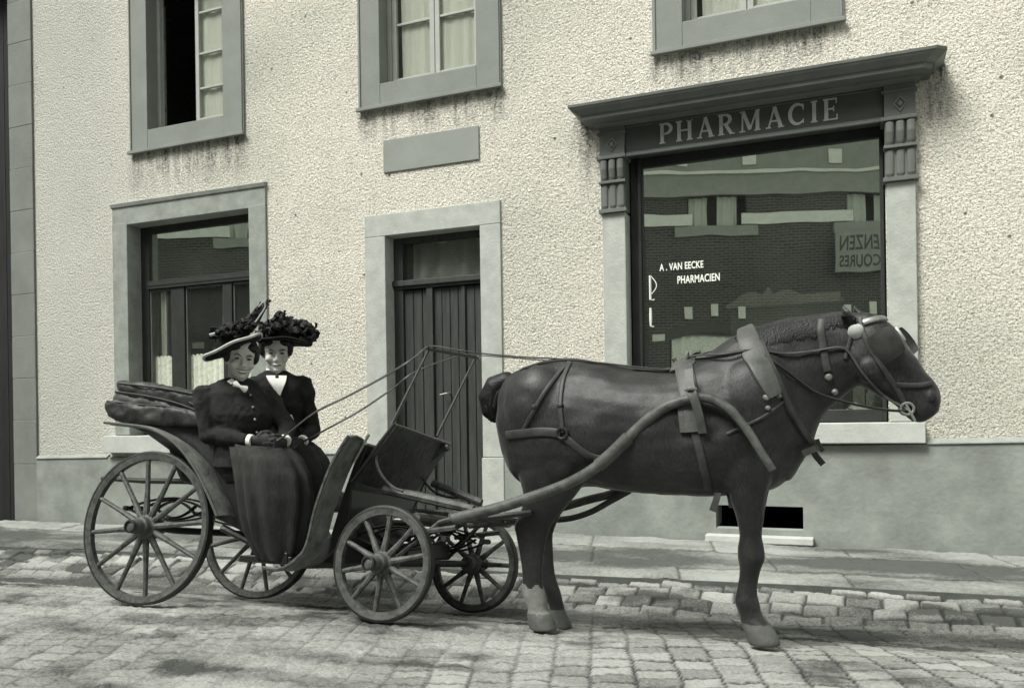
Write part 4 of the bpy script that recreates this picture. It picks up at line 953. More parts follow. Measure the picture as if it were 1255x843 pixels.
# slight muscle relief and slack skin
me = horse.data; me.update(); NV = [v.normal.copy() for v in me.vertices]
for v, n_ in zip(me.vertices, NV):
    p = v.co; body = min(1, max(0, (p.z-.45)/.25))
    v.co = p+n_*((noise.noise(p*5.5)*.011+noise.noise(p*13+V((3, 1, 7)))*.0045)*body+noise.noise(V((p.x*26, p.y*26, p.z*9)))*.0022*(1-body))
me = horse.data; HV = np.empty(len(me.vertices)*3, np.float32); me.vertices.foreach_get('co', HV); HV = HV.reshape(-1, 3)+np.array([-.9, HY, 0])
mi = np.zeros(len(me.polygons), np.int32)
for i, p in enumerate(me.polygons):
    c = HV[list(p.vertices)].mean(0); nz = .012*math.sin(c[0]*90+c[1]*70)
    hind = c[0] < -1.0
    if c[2] < .34:
        gz = 0 if c[1] < HY else -.04
        if c[2] < gz+(.068 if hind else .098)+.2*(0): mi[i] = 2
        elif hind and c[1] < HY and c[2] < .205+nz: mi[i] = 1
me.polygons.foreach_set('material_index', mi)
bvh = BVHTree.FromPolygons([tuple(v) for v in HV], [tuple(p.vertices) for p in me.polygons])
def hit(x, y):
    h = bvh.ray_cast(CAM, ray(x, y).normalized()); return (h[0], h[1]) if h[0] else None
def hairs(name, pts, n, ln, spread, droop, r=.004, parent=horse, m=M_HAIR, dirv=(0, 0, -1)):
    """tapered locks rooted along a path"""
    mb = MB(); rd = random.Random(len(name)*7+n)
    for i in range(n):
        t = rd.random()*(len(pts)-1); k = int(t); p = pts[k].lerp(pts[k+1], t-k)
        p = p+V([(rd.random()-.5)*spread for _ in range(3)]); d = V(dirv)+V([(rd.random()-.5)*droop for _ in range(3)]); l = ln*(.6+.6*rd.random())
        mb.tube([p, p+d*l*.4+V((0, (rd.random()-.5)*.02, 0)), p+d*l+V((0, (rd.random()-.5)*.03, -.02))], [r*1.5, r*1.2, r*.3], 4)
    return mb.build(name, m, parent, smooth=True)
# mane: a cropped roach along the crest
mn = MB(); rd = random.Random(3)
cr = spline([V((x, y)) for x, y in ((906, 410), (925, 402), (944, 396), (970, 391), (1002, 388), (1034, 384), (1048, 387))], 40)
for i in range(2600):
    q = cr[rd.randrange(len(cr))]; lp = (6+20*rd.random()**1.3)*min(1, max(.3, (q.x-900)/35))*(1 if q.x < 1005 else .6); dx = -2+7*(rd.random()-.5); far_ = rd.random() < .25
    pts = []
    for t in (0, .33, .66, 1):
        h = hit(q.x+dx*t, q.y+3.0+lp*t)
        if h:
            p = h[0]+h[1]*(.002+.003*rd.random()); pts.append(V((p.x, 2*HY-p.y, p.z)) if far_ else p)
    if len(pts) == 4: mn.tube([pts[0]+V((.0, 0, .003*rd.random()))]+pts[1:], [.004, .0045, .004, .001], 4)
mn.build('mane', M_HAIR, horse, smooth=True)
fl_ = MB()
for i in range(60):
    b = P(1062+rd.random()*14, 388, HY); b.y += (rd.random()-.5)*.06; fl_.tube([b, b+V((.03, 0, -.01)), b+V((.05+.02*rd.random(), (rd.random()-.5)*.05, -.08-.06*rd.random()))], [.005, .005, .001], 4)
fl_.build('forelock', M_HAIR, horse, smooth=True)
# docked tail
tl = MB(); tl.tube([P(634, 472, HY), P(622, 468, HY), P(610, 474, HY), P(604, 488, HY), P(606, 504, HY), P(613, 514, HY)], [.05, .06, .075, .082, .07, .04], 12)
tail = blob('tail', tl, .012, M_HAIR, horse, 3)
hb = MB()
for i in range(420):
    a = rd.random(); c = P(620-14*math.sin(a*2.2), 470+40*a, HY); an = rd.random()*2*PI; rad_ = .068*math.sin(.5+a*2.2)
    b = c+V((rad_*math.cos(an), rad_*math.sin(an), .012)); hb.tube([b, b+V((-.006, .006*math.sin(an), -.022)), b+V((.002*math.cos(an), .008*math.sin(an), -.045))], [.006, .006, .0015], 4)
hb.build('tail_hair', M_HAIR, tail, smooth=True)
for s_ in (-1, 1):
    h = hit(1103, 428) if s_ < 0 else None
    p = h[0] if h else V((P(1103, 428, HY).x, HY+.09, P(1103, 428, HY).z))
    MB().ball((p.x, p.y+(.006 if s_ < 0 else 0), p.z), .018, .012, .016).build('eye', mat('eye_gloss', .01, 0, .08, .1), horse, smooth=True)
h = hit(1143, 489)
if h: MB().ball(h[0], .013, .008, .018).build('nostril', M_DARK, horse, smooth=True)

# ------------------------------------------------------------------ harness
har = empty('harness', (-.9, HY, .9), 'leather driving harness with breast collar, back pad and blinkers worn by the horse', 'harness')
def strap(px, w, th=.007, off=.003, n=6, mirror=True, m=M_STRAP, name='strap', parent=har, dens=6):
    q = spline([V(p) for p in px], dens); pts, nor = [], []
    for p in q:
        h = hit(p.x, p.y)
        if h: pts.append(h[0]); nor.append(h[1])
    if len(pts) < 3: print('strap misses', name, px[0]); return
    for _ in range(2): nor = [((nor[max(i-1, 0)]+nor[i]+nor[min(i+1, len(nor)-1)])).normalized() for i in range(len(nor))]
    pts = [(pts[max(i-1, 0)]+pts[i]*2+pts[min(i+1, len(pts)-1)])/4 for i in range(len(pts))]
    rg = []
    W_ = w if callable(w) else (lambda t: w)
    for i, p in enumerate(pts):
        t = (pts[min(i+1, len(pts)-1)]-pts[max(i-1, 0)]).normalized(); s_ = t.cross(nor[i]).normalized(); ww = W_(i/(len(pts)-1))/2; o_ = p+nor[i]*off
        rg.append([o_-s_*ww-nor[i]*.01, o_-s_*ww+nor[i]*th*.7, o_-s_*ww*.8+nor[i]*th, o_+s_*ww*.8+nor[i]*th, o_+s_*ww+nor[i]*th*.7, o_+s_*ww-nor[i]*.01])
    o = MB().loft(rg).build(name, m, parent, smooth=True, angle=50)
    if mirror:
        MB().loft([[V((p.x, 2*HY-p.y, p.z)) for p in r] for r in rg]).build(name, m, parent, smooth=True, angle=50)
    return o
def ringat(x, y, r, m=M_BRASS, name='ring', th=.005, mirror=True, parent=har):
    h = hit(x, y)
    if not h: print('ring misses', x, y); return
    c, nrm_ = h[0]+h[1]*.012, h[1]; a = nrm_.orthogonal().normalized(); b = nrm_.cross(a)
    pts = [c+a*(r*math.cos(2*PI*k/16))+b*(r*math.sin(2*PI*k/16)) for k in range(17)]; MB().tube(pts, th, 6).build(name, m, parent, smooth=True)
def disc(x, y, r, m=M_BRASS, name='boss', mirror=True, lift=.006):
    h = hit(x, y)
    if not h: print('disc misses', x, y); return
    nrm_ = h[1]; a = nrm_.orthogonal().normalized(); b = nrm_.cross(a); c = h[0]
    rg = [[c+nrm_*hh+a*(rr*math.cos(2*PI*k/14))+b*(rr*math.sin(2*PI*k/14)) for k in range(14)] for rr, hh in ((r, -.01), (r, lift), (r*.7, lift+.008), (r*.1, lift+.011))]
    MB().loft(rg).build(name, m, har, smooth=True)
# breeching
strap([(621, 533), (640, 531), (665, 529), (688, 531)], .042, .009, name='breeching')
strap([(692, 535), (704, 545), (718, 556), (732, 561), (742, 562)], .035, .008, name='breeching_strap')
strap([(698, 444), (684, 459), (668, 480), (655, 502), (645, 520), (640, 531)], .020, name='hip_strap')
strap([(699, 445), (692, 460), (688, 480), (687, 500), (689, 520), (690, 530)], .022, name='hip_strap')
ringat(690, 531, .026, M_IRON, 'breeching_ring', .008); disc(687, 497, .017, M_IRON, 'buckle'); disc(655, 499, .016, M_IRON, 'buckle')
strap([(640, 453), (668, 444.5), (700, 441.5), (740, 447), (790, 455), (836, 452)], .028, .006, mirror=False, name='back_strap')
# pad, girth, tug
strap([(838, 447), (840, 458), (843, 475), (846, 490), (848, 505), (850, 530)], .085, .016, .004, name='back_pad', m=M_LEATHL)
strap([(850, 526), (856, 548), (862, 572), (868, 598), (870, 604)], .035, name='girth')
strap([(836, 500), (838, 515), (840, 530)], .045, .012, .006, name='tug_flap', mirror=False, m=M_LEATHL)
p0, p1, p2, p3, p4 = P(845, 466, 3.80), P(848, 480, 3.765), P(852, 492, 3.757), P(857, 510, 3.765), P(861, 531, 3.79)
def band(pts, w, th, name, m=M_STRAP, out=(0, -1, 0), parent=har):
    rg = []; o_ = V(out)
    for i, p in enumerate(pts):
        t = (pts[min(i+1, len(pts)-1)]-pts[max(i-1, 0)]).normalized(); s_ = t.cross(o_).normalized()*w/2
        rg.append([p-s_-o_*th/2, p-s_+o_*th/2, p+s_+o_*th/2, p+s_-o_*th/2])
    return MB().loft(rg).build(name, m, parent, smooth=True, angle=50)
band(spline([P(844, 452, 3.83), p0, p1, p2, p3, p4], 4), .038, .008, 'shaft_tug', M_LEATHL)
MB().tube(spline([P(840, 478, 3.77), P(846, 476, 3.755), P(853, 477, 3.77)], 4), .008, 6).build('tug_buckle', M_BRASS, har, smooth=True)
pdm = MB(); pt = P(845, 447, HY); 
pdm.tube([V((pt.x-.03, HY-.13, pt.z-.045)), V((pt.x-.01, HY-.08, pt.z-.0)), V((pt.x, HY, pt.z+.02)), V((pt.x-.01, HY+.08, pt.z)), V((pt.x-.03, HY+.13, pt.z-.045))], [.05, .058, .05, .058, .05], 10, .45, (0, 0, 1))
pdm.build('pad_tree', M_LEATHL, har, smooth=True)
for s_ in (-1, 1):
    c = V((P(846, 438, HY).x, HY+s_*.075, P(846, 438, HY).z)); MB().tube([c+V((0, .022*math.cos(2*PI*k/14), .022*math.sin(2*PI*k/14))) for k in range(15)], .006, 6).build('terret', M_BRASS, har, smooth=True)
MB().tube(spline([V((P(x, y, HY).x, HY, P(x, y, HY).z)) for x, y in ((826, 440), (832, 447), (842, 442), (852, 433), (858, 432))], 4), [.012]*17, 6, 2.2, (0, 1, 0)).build('pad_strap', M_LEATHL, har, smooth=True)
band(spline([P(880, 603, 3.90), P(878, 612, 3.89), P(873, 626, 3.885)], 3), .03, .008, 'strap_end', M_STRAP)
band(spline([P(892, 600, 3.95), P(895, 614, 3.95), P(896, 622, 3.95)], 3), .02, .008, 'strap_end', M_STRAP)
# collar
strap([(914, 402), (916, 412), (921, 428), (929, 446), (939, 466), (949, 486)], lambda t: .05+.055*math.sin(PI*min(1, .15+t*.75)), .018, .004, name='collar', m=M_LEATHL)
strap([(932, 420), (940, 440), (951, 466), (963, 494), (975, 516), (988, 536), (996, 548)], .030, .012, .008, name='collar_strap')
disc(939, 487, .016, M_BRASS, 'buckle'); disc(954, 485, .013, M_BRASS, 'buckle'); disc(926, 424, .014, M_BRASS, 'boss'); disc(941, 500, .012, M_BRASS, 'boss')
strap([(960, 492), (940, 508), (915, 521), (890, 532)], .014, .004, name='trace_strap')
e1 = P(1002, 550, HY-.03)
band([P(984, 556, HY-.12), P(995, 551, HY-.09), P(1004, 547, HY-.04)], .03, .012, 'collar_end', M_STRAP); band([P(996, 552, HY-.06), P(1001, 560, HY-.04), P(1009, 569, HY-.03)], .028, .012, 'collar_end', M_IRON); band([P(1001, 538, HY-.05), P(1004, 546, HY-.04), P(1009, 553, HY-.03)], .02, .012, 'collar_end', M_IRON)
strap([(1007, 392), (1006, 405), (1008, 420), (1011, 440), (1014, 455)], .032, .008, name='neck_strap', mirror=False)
disc(1015.5, 462, .017); disc(1023, 480, .015)
# bridle
strap([(1054, 390), (1056, 402), (1062, 418), (1072, 436), (1084, 455), (1095, 470), (1104, 484), (1110, 497)], .022, .006, name='cheek_piece')
strap([(1046, 400), (1042, 415), (1038, 430), (1036, 440)], .016, .005, name='throat_lash', mirror=False)
strap([(1098, 471), (1112, 472), (1128, 472), (1141, 470)], .022, .007, name='noseband')
strap([(1058, 396), (1068, 393), (1078, 391), (1085, 392)], .028, .010, name='browband', m=M_BRASS, mirror=False)
strap([(1094, 398), (1102, 408), (1108, 418)], .014, .006, name='face_strap', m=M_BRASS, mirror=False)
disc(1049, 406, .034, mat('pale_boss', .45, .3, .5, .1), 'rosette', lift=.012)
for s_ in (-1, 1):     # blinkers: stiff cupped leather squares standing off the cheek
    c0 = P(1084, 424, HY-.125) if s_ < 0 else V((P(1104, 420, HY).x, HY+.135, P(1104, 420, HY).z))
    g = []; ax = V((.55, 0, -.835)); up_ = V((.835, 0, .55))
    for i in range(7):
        row = []
        for j in range(7):
            a, b_ = (i/3-1), (j/3-1); rr = 1-.12*(a*a*b_*b_)
            row.append(c0+ax*(.070*a*rr)+up_*(.066*b_*rr)+V((0, s_*(.012*(1-a*a)+.030*b_-.01*b_*b_), 0)))
        g.append(row)
    MB().sheet(g, .008).build('blinker', M_STRAP if s_ < 0 else M_PAINT, har, smooth=True, angle=60)
bt = MB()
for s_ in (-1, 1):
    c = P(1111, 501, HY); c = V((c.x, HY+s_*.066, c.z)); bt.tube([c+V((.026*math.cos(2*PI*k/14), 0, .026*math.sin(2*PI*k/14))) for k in range(15)], .006, 6); bt.tube([c+V((-.005, 0, .02)), c+V((.03, s_*.003, -.055))], .006, 6)
c = P(1111, 501, HY); bt.tube([V((c.x, HY-.07, c.z)), V((c.x, HY+.07, c.z))], .007, 6); bt.build('bit', M_BRASS, har, smooth=True)

# ------------------------------------------------------------------ the two ladies
class Fr:
    def __init__(s, L):
        s.L = V(L); d = V((L[0], L[1], 0)).normalized(); s.d = d; s.R = V((d.y, -d.x, 0)); s.F = -d; s.U = V((0, 0, 1))
    def D(s, x, y, w=0.):      # point under the pixel, w metres nearer than the lady's own plane
        r = ray(x, y); q = s.L+s.F*w; return CAM+r*((q-CAM).dot(s.d)/r.dot(s.d))
    def ring(s, y, l, r, hd, w, n=20, fold=0, ph=0, nf=9, sq=2.2):
        a, b = s.D(l, y, w), s.D(r, y, w); c = (a+b)/2; hw = (b-a).length/2; ax = (b-a).normalized(); out = []
        f = lambda v: math.copysign(abs(v)**(2/sq), v)
        for k in range(n):
            t = 2*PI*k/n; m = 1+fold*math.sin(nf*t+ph+1.3*math.sin(2*t))*(.6+.4*math.sin(3*t+ph)); out.append(c+ax*(hw*f(math.cos(t))*m)+s.F*(hd*f(math.sin(t))*m))
        return out
def add_hand(mb, w, f, n, s_, curl, sc=1.):
    """w wrist, f finger direction, n back-of-hand normal, s_ thumb side"""
    f, n, s_ = f.normalized(), n.normalized(), s_.normalized(); pal = []
    for t, hw, th in ((-.02, .026, .020), (.0, .028, .019), (.03, .036, .017), (.06, .042, .015), (.085, .042, .013)):
        c = w+f*t*sc; pal.append([c+s_*(hw*sc*math.cos(2*PI*k/12))+n*(th*sc*math.sin(2*PI*k/12)) for k in range(12)])
    mb.loft(pal)
    for i, (o_, ln) in enumerate(((.033, .070), (.011, .078), (-.011, .073), (-.032, .058))):
        p = w+f*(.078*sc)+s_*(o_*sc); pts = [p]; a = 0
        for q in (.45, .32, .25):
            a += curl*(.8+.1*i); p = p+(f*math.cos(a)-n*math.sin(a))*(ln*q*sc); pts.append(p)
        mb.tube(pts, [.0098*sc, .0092*sc, .0085*sc, .0065*sc], 8)
    p = w+f*(.02*sc)+s_*(.026*sc); mb.tube([p, p+(s_*.7+f*.6)*(.035*sc)-n*.008, p+(s_*.75+f*1.5)*(.042*sc)-n*.02, p+(s_*.45+f*2.2)*(.040*sc)-n*.030], [.014*sc, .0125*sc, .0105*sc, .008*sc], 8)
HEADR = [(-.008, .020, .076, .02), (.006, .034, .086, .0), (.025, .047, .089, .025), (.045, .055, .086, .05), (.07, .062, .081, .07), (.092, .067, .075, .085), (.107, .069, .070, .090), (.122, .071, .077, .093), (.15, .072, .080, .096), (.175, .067, .073, .09), (.20, .054, .054, .075), (.22, .03, .022, .04)]
class Head:
    def __init__(s, chin, R, U, F, sc): s.c, s.R, s.U, s.F, s.k = chin, R.normalized(), U.normalized(), F.normalized(), sc
    def p(s, x, y, z): return s.c+(s.R*x+s.F*(y-.086)+s.U*z)*s.k
    def add(s, mb):
        rg = []
        for z, hw, f, b in HEADR:
            r = []
            for k in range(20):
                a = 2*PI*k/20; ca = math.cos(a); r.append(s.p(hw*math.copysign(abs(math.sin(a))**.9, math.sin(a)), (f if ca > 0 else b)*ca, z))
            rg.append(r)
        mb.loft(rg)
        def e(x, y, z, rx, ry, rz):
            m = MB().ball((0, 0, 0), rx, ry, rz, 12, 8); mb.add([s.p(x+q[0], y+q[1], z+q[2]) for q in m.v], m.f)
        mb.tube([s.p(0, .074, .118), s.p(0, .087, .092), s.p(0, .099, .073), s.p(0, .088, .064)], [.008*s.k, .009*s.k, .0115*s.k, .008*s.k], 10)
        for q in (-1, 1):
            e(q*.011, .086, .068, .008, .008, .007); e(q*.030, .073, .124, .024, .010, .007); e(q*.040, .062, .074, .022, .022, .020); e(q*.070, -.01, .095, .008, .018, .028)
        e(0, .083, .016, .018, .012, .012); e(0, .087, .046, .021, .007, .0055); e(0, .085, .036, .018, .007, .006)
        mb.tube([s.p(0, -.02, .06), s.p(0, -.018, .0), s.p(0, -.02, -.06), s.p(0, -.025, -.11)], [.055*s.k, .052*s.k, .054*s.k, .065*s.k], 14)
    def feats(s, o, smile):
        for q in (-1, 1):
            MB_ = MB().ball((0, 0, 0), .012, .006, 0.0058 if not smile else .0052, 10, 6); m = MB().add([s.p(q*.031+v[0], .0715+v[1], .1065+v[2]) for v in MB_.v], MB_.f); m.build('eye', M_FEAT, o, smooth=True)
            MB().tube([s.p(q*.014, .083, .121), s.p(q*.032, .085, .128), s.p(q*.050, .075, .122)], [.003, .0042, .002], 6).build('eyebrow', M_FEAT, o, smooth=True)
        if smile:
            MB().tube([s.p(-.031, .078, .050), s.p(-.018, .090, .043), s.p(0, .0945, .0405), s.p(.018, .090, .043), s.p(.031, .078, .050)], [.002, .0048, .0055, .0048, .002], 6).build('teeth', M_LINEN, o, smooth=True)
            MB().tube([s.p(-.033, .077, .052), s.p(-.018, .0915, .049), s.p(0, .0955, .0475), s.p(.018, .0915, .049), s.p(.033, .077, .052)], [.002, .0033, .0038, .0033, .002], 6).build('lips', M_LIP, o, smooth=True)
            MB().tube([s.p(-.028, .078, .046), s.p(-.014, .0915, .0345), s.p(0, .0945, .0325), s.p(.014, .0915, .0345), s.p(.028, .078, .046)], [.002, .0038, .0045, .0038, .002], 6).build('lips', M_LIP, o, smooth=True)
        else:
            MB().tube([s.p(-.024, .081, .043), s.p(-.012, .0925, .0435), s.p(0, .0955, .0415), s.p(.012, .0925, .0435), s.p(.024, .081, .043)], [.002, .0042, .0048, .0042, .002], 6).build('lips', M_LIP, o, smooth=True)
        hr = MB(); m = MB().ball((0, -.03, .155), .090, .098, .088, 18, 12); hr.add([s.p(*v) for v in m.v], m.f)
        for q in (-1, 1):
            m = MB().ball((q*.070, .0, .13), .026, .045, .052, 12, 8); hr.add([s.p(*v) for v in m.v], m.f)
            m = MB().ball((q*.034, .044, .163), .042, .034, .024, 12, 8); hr.add([s.p(*v) for v in m.v], m.f)
        m = MB().ball((0, -.10, .10), .05, .045, .05, 12, 8); hr.add([s.p(*v) for v in m.v], m.f)
        blob('hair', hr, .008, M_WHAIR, o, 2)
def person(name, fr, hd, torso, arms, skirt, label, smile, mats, base):
    jm, skm = mats
    bm = MB(); hd.add(bm)
    bm.loft([fr.ring(y, l+2.5, r-2.5, h-.012, w) for y, l, r, h, w in torso])
    for (sh, el, wr, ha, th, nb) in arms:
        bm.tube([sh, el], [.045, .036], 10); bm.tube([el, wr], [.036, .024], 10); bm.ball(el, .038, .038, .038, 10, 8)
        add_hand(bm, wr+(wr-el).normalized()*.015, (ha-wr), nb, th, .55)
    y, l, r, h, w = torso[-1]; hip = (fr.D(l, y, w)+fr.D(r, y, w))/2
    feet = (fr.D(skirt[-1][1]+8, skirt[-1][0], skirt[-1][4]), fr.D(skirt[-1][2]-8, skirt[-1][0], skirt[-1][4])); kn = skirt[3]; km = (fr.D(kn[1], kn[0], kn[4]), fr.D(kn[2], kn[0], kn[4]))
    for i in (0, 1):
        k_ = km[0].lerp(km[1], .35+.3*i)+fr.F*.02; f_ = feet[i].lerp(feet[1-i], .3); f_.z += .04
        bm.tube([hip+fr.R*(.08*(2*i-1))+V((0, 0, -.03)), k_, f_], [.09, .06, .04], 10); bm.tube([f_, f_+fr.F*.06+V((.06, 0, -.025))], [.038, .028], 8)
    o = blob(name, bm, .0052, [M_SKIN, M_GLOVE], None, 2, base); tag(o, label, 'person')
    me = o.data; pts = [a[2] for a in arms]; mi = np.zeros(len(me.polygons), np.int32); n = len(me.vertices); co_ = np.empty(n*3, np.float32); me.vertices.foreach_get('co', co_); co_ = co_.reshape(-1, 3)+np.array(base)
    vi = np.empty(len(me.loops), np.int32); me.loops.foreach_get('vertex_index', vi); st = np.empty(len(me.polygons), np.int32); me.polygons.foreach_get('loop_start', st); c0 = co_[vi[st]]
    mi[:] = 1; mi[c0[:, 2] > hd.c.z-.09] = 0
    me.polygons.foreach_set('material_index', mi)
    jk = MB(); jk.loft([fr.ring(y, l, r, h, w, 24) for y, l, r, h, w in torso])
    for (sh, el, wr, ha, th, nb) in arms:
        up = (sh-el).normalized(); m_ = el.lerp(sh, .55)
        jk.tube([sh+up*.045, sh+up*.01, m_.lerp(sh, .4), m_, el], [.045, .080, .082, .066, .052], 12)
        jk.ball(el, .054, .054, .054, 12, 8); jk.tube([el, el.lerp(wr, .5), wr.lerp(el, .10)], [.053, .046, .036], 12)
    j = blob('jacket', jk, .0075, jm, o, 2)
    # gathers in the cloth
    tx = bpy.data.textures.new('cloth_folds', 'CLOUDS'); tx.noise_scale = .06
    md = j.modifiers.new('folds', 'DISPLACE'); md.texture = tx; md.strength = .016; md.mid_level = .5; md.texture_coords = 'LOCAL'
    sk = MB(); N = len(skirt)
    S_ = spline([V((i, 0, 0)) for i in range(N)], 4)
    rows = [[np.interp(i/4, range(N), [r[c] for r in skirt]) for c in range(5)] for i in range((N-1)*4+1)]
    sk.loft([fr.ring(r[0], r[1], r[2], r[3], r[4], 96, .05+.08*i/len(rows), .35*math.sin(i*.2), 12, 2.3) for i, r in enumerate(rows)])
    sk.build('skirt', skm, o, smooth=True, angle=80)
    for (sh, el, wr, ha, th, nb) in arms:
        ax = (wr-el).normalized(); MB().tube([wr-ax*.022, wr+ax*.004], [.037, .036], 14).build('cuff', M_LINEN, o, smooth=True, angle=50)
    hd.feats(o, smile)
    me2 = j.data; cj = [tuple(v.co+V(base)) for v in me2.vertices]
    return o, BVHTree.FromPolygons(cj, [tuple(p.vertices) for p in me2.polygons])
def panel(bv, left, right, m, name, par, off=.012, th=.006, n=5):
    L_, R_ = spline([V(p) for p in left], 3), spline([V(p) for p in right], 3); g = []
    for a, b in zip(L_, R_):
        row = []
        for k in range(n):
            q = a.lerp(b, k/(n-1)); d = ray(q.x, q.y).normalized(); h = bv.ray_cast(CAM, d)
            row.append(h[0]-d*off if h[0] else None)
        if all(p is not None for p in row): g.append(row)
    if len(g) > 1: return MB().sheet(g, th).build(name, m, par, smooth=True)
    print('panel misses', name)
def hat(fr, hd_o, c, e1, e2, r1, r2, crown_h, crown_r, m, edge, curl=.0):
    e3 = e1.cross(e2).normalized()
    if e3.z < 0: e3 = -e3
    g = []; NA = 40
    top = MB(); rings_ = []
    f = lambda rr, a: c+e1*(r1*rr*math.cos(a))+e2*(r2*rr*math.sin(a))+e3*(curl*rr*rr*(1+.35*math.cos(2*a))+.004*math.sin(5*a)*rr)
    prof = [(.02, crown_h), (.45*crown_r, crown_h*.99), (.80*crown_r, crown_h*.9), (crown_r, crown_h*.6), (crown_r*1.02, .006)]
    for rr, hh in prof: rings_.append([f(rr, 2*PI*k/NA)+e3*hh for k in range(NA)])
    for rr, hh in ((.75, .006), (.97, .006), (1.0, 0), (.97, -.006), (.6, -.006), (.02, -.006)): rings_.append([f(rr, 2*PI*k/NA)+e3*hh for k in range(NA)])
    h = top.loft(rings_).build('hat', m, hd_o, smooth=True, angle=50)
    if edge: MB().tube([f(1.0, 2*PI*k/NA) for k in range(NA+1)], .009, 6).build('brim_edge', edge, h, smooth=True)
    return h, f, e3
def rosette(mb, c, r, n, rd, up=V((0, 0, 1))):
    """a crumpled flower of overlapping petals"""
    for i in range(n):
        a = 2*PI*rd.random(); el = rd.random()*1.3-.2; d = V((math.cos(a)*math.cos(el), math.sin(a)*math.cos(el), math.sin(el))); s_ = (d.orthogonal().normalized()+V([rd.random()-.5 for _ in range(3)])*1.3).normalized(); t = (d.cross(s_)+V([rd.random()-.5 for _ in range(3)])*.9).normalized(); p = c+d*(r*(.35+.35*rd.random()))
        g = []
        for u in (-1, -.3, .4, 1):
            g.append([p+s_*(r*.55*u*(1-.25*abs(v)))+t*(r*.5*v)+d*(r*(.30-.22*u*u-.15*v*v+.10*rd.random())) for v in (-1, -.3, .4, 1)])
        mb.sheet(g, .004)
def trim(mb, D, x, y, r, rd):
    for k in range(5):
        rosette(mb, D(x+(rd.random()-.5)*14, y+(rd.random()-.45)*9, (rd.random()-.35)*.2), r*(.4+.4*rd.random()), 10, rd)
    for k in range(6):      # curled feather tips
        p = D(x+(rd.random()-.5)*16, y+(rd.random()-.5)*9, (rd.random()-.3)*.2); d = V((rd.random()-.5, rd.random()-.5, rd.random()*.7)).normalized()*r
        mb.tube([p, p+d*.6, p+d*.95+V((0, 0, -.012))], [.007, .009, .002], 5)
def plume(mb, pts, w, rd, n=60):
    q = spline(pts, 8); mb.tube(q, .004, 5)
    for i in range(n):
        k = 1+int((len(q)-2)*i/n); t = (q[min(k+1, len(q)-1)]-q[k-1]).normalized()
        for s_ in (-1, 1):
            a = t.orthogonal().normalized(); b = t.cross(a); d = (a*math.cos(rd.random()*6.3)+b*math.sin(rd.random()*6.3)); l = w*(.6+.5*rd.random())
            mb.tube([q[k], q[k]+d*l*.6+t*l*.5, q[k]+d*l+t*l*1.1-V((0, 0, l*.2))], [.005, .005, .001], 4)

L1 = (-3.37, 3.95, 0); F1 = Fr(L1)
U1 = (V((0, 0, 1))+F1.R*.10).normalized(); Fh = (F1.F+F1.R*.16+V((0, 0, -.10))).normalized(); Rh = Fh.cross(U1)
Rh = -Rh if Rh.dot(F1.R) < 0 else Rh; Uh = Rh.cross(Fh); Uh = -Uh if Uh.z < 0 else Uh
hd1 = Head(F1.D(296, 465, .06), Rh, Uh, Fh, 1.13)
T1 = [(463, 280, 303, .05, -.04), (467, 268, 312, .07, -.04), (472, 256, 320, .095, -.03), (482, 250, 328, .12, -.01), (508, 255, 335, .135, .01), (522, 262, 333, .125, .01), (536, 266, 330, .11, .0), (548, 262, 340, .13, .0), (572, 260, 348, .15, 0)]
D1 = F1.D
arms1 = [(D1(253, 482, -.02), D1(255, 533, .03), D1(309, 540, .20), D1(336, 541, .23), V((0, 0, 1)), F1.F), (D1(326, 490, -.06), D1(352, 524, .03), D1(349, 541, .17), D1(336, 544, .23), V((0, 0, 1)), F1.F)]
S1 = [(541, 280, 345, .14, .03), (548, 281, 357, .19, .07), (560, 283, 368, .21, .11), (580, 287, 378, .21, .15), (605, 291, 382, .20, .18), (630, 295, 381, .18, .20), (650, 300, 377, .17, .20), (670, 309, 371, .16, .20), (685, 318, 362, .15, .20)]
lady1, bv1 = person('person', F1, hd1, T1, arms1, S1, 'smiling woman in dark buttoned jacket and pale edged feather hat, nearer seat of the carriage', True, (M_CLOTH, M_SKIRT), (-3.37, 3.95, .6))
# collar, bow and buttons
panel(bv1, [(272, 459), (276, 465), (283, 470)], [(276, 455), (281, 461), (289, 467)], M_LINEN, 'collar', lady1, .03)
MB().tube(spline([hd1.p(.052*math.sin(a), .03+.050*math.cos(a)-.045, -.035+.012*math.cos(a)) for a in [2*PI*k/16 for k in range(17)]], 2), .014, 8).build('collar', M_LINEN, lady1, smooth=True)
MB().add(*(lambda m: ([tuple(v) for v in m.v], m.f))(MB().tube([D1(288, 470, .13), D1(294, 473.5, .15), D1(301, 477, .13)], [.020, .008, .022], 8))).build('bow', M_LINEN, lady1, smooth=True)
for x, y in ((307, 484), (310, 499), (312.5, 514), (315, 530)):
    d = ray(x, y).normalized(); h = bv1.ray_cast(CAM, d)
    if h[0]: MB().ball(h[0]-d*.008, .0085, .0085, .0085, 10, 6).build('button', M_BRASS, lady1, smooth=True)
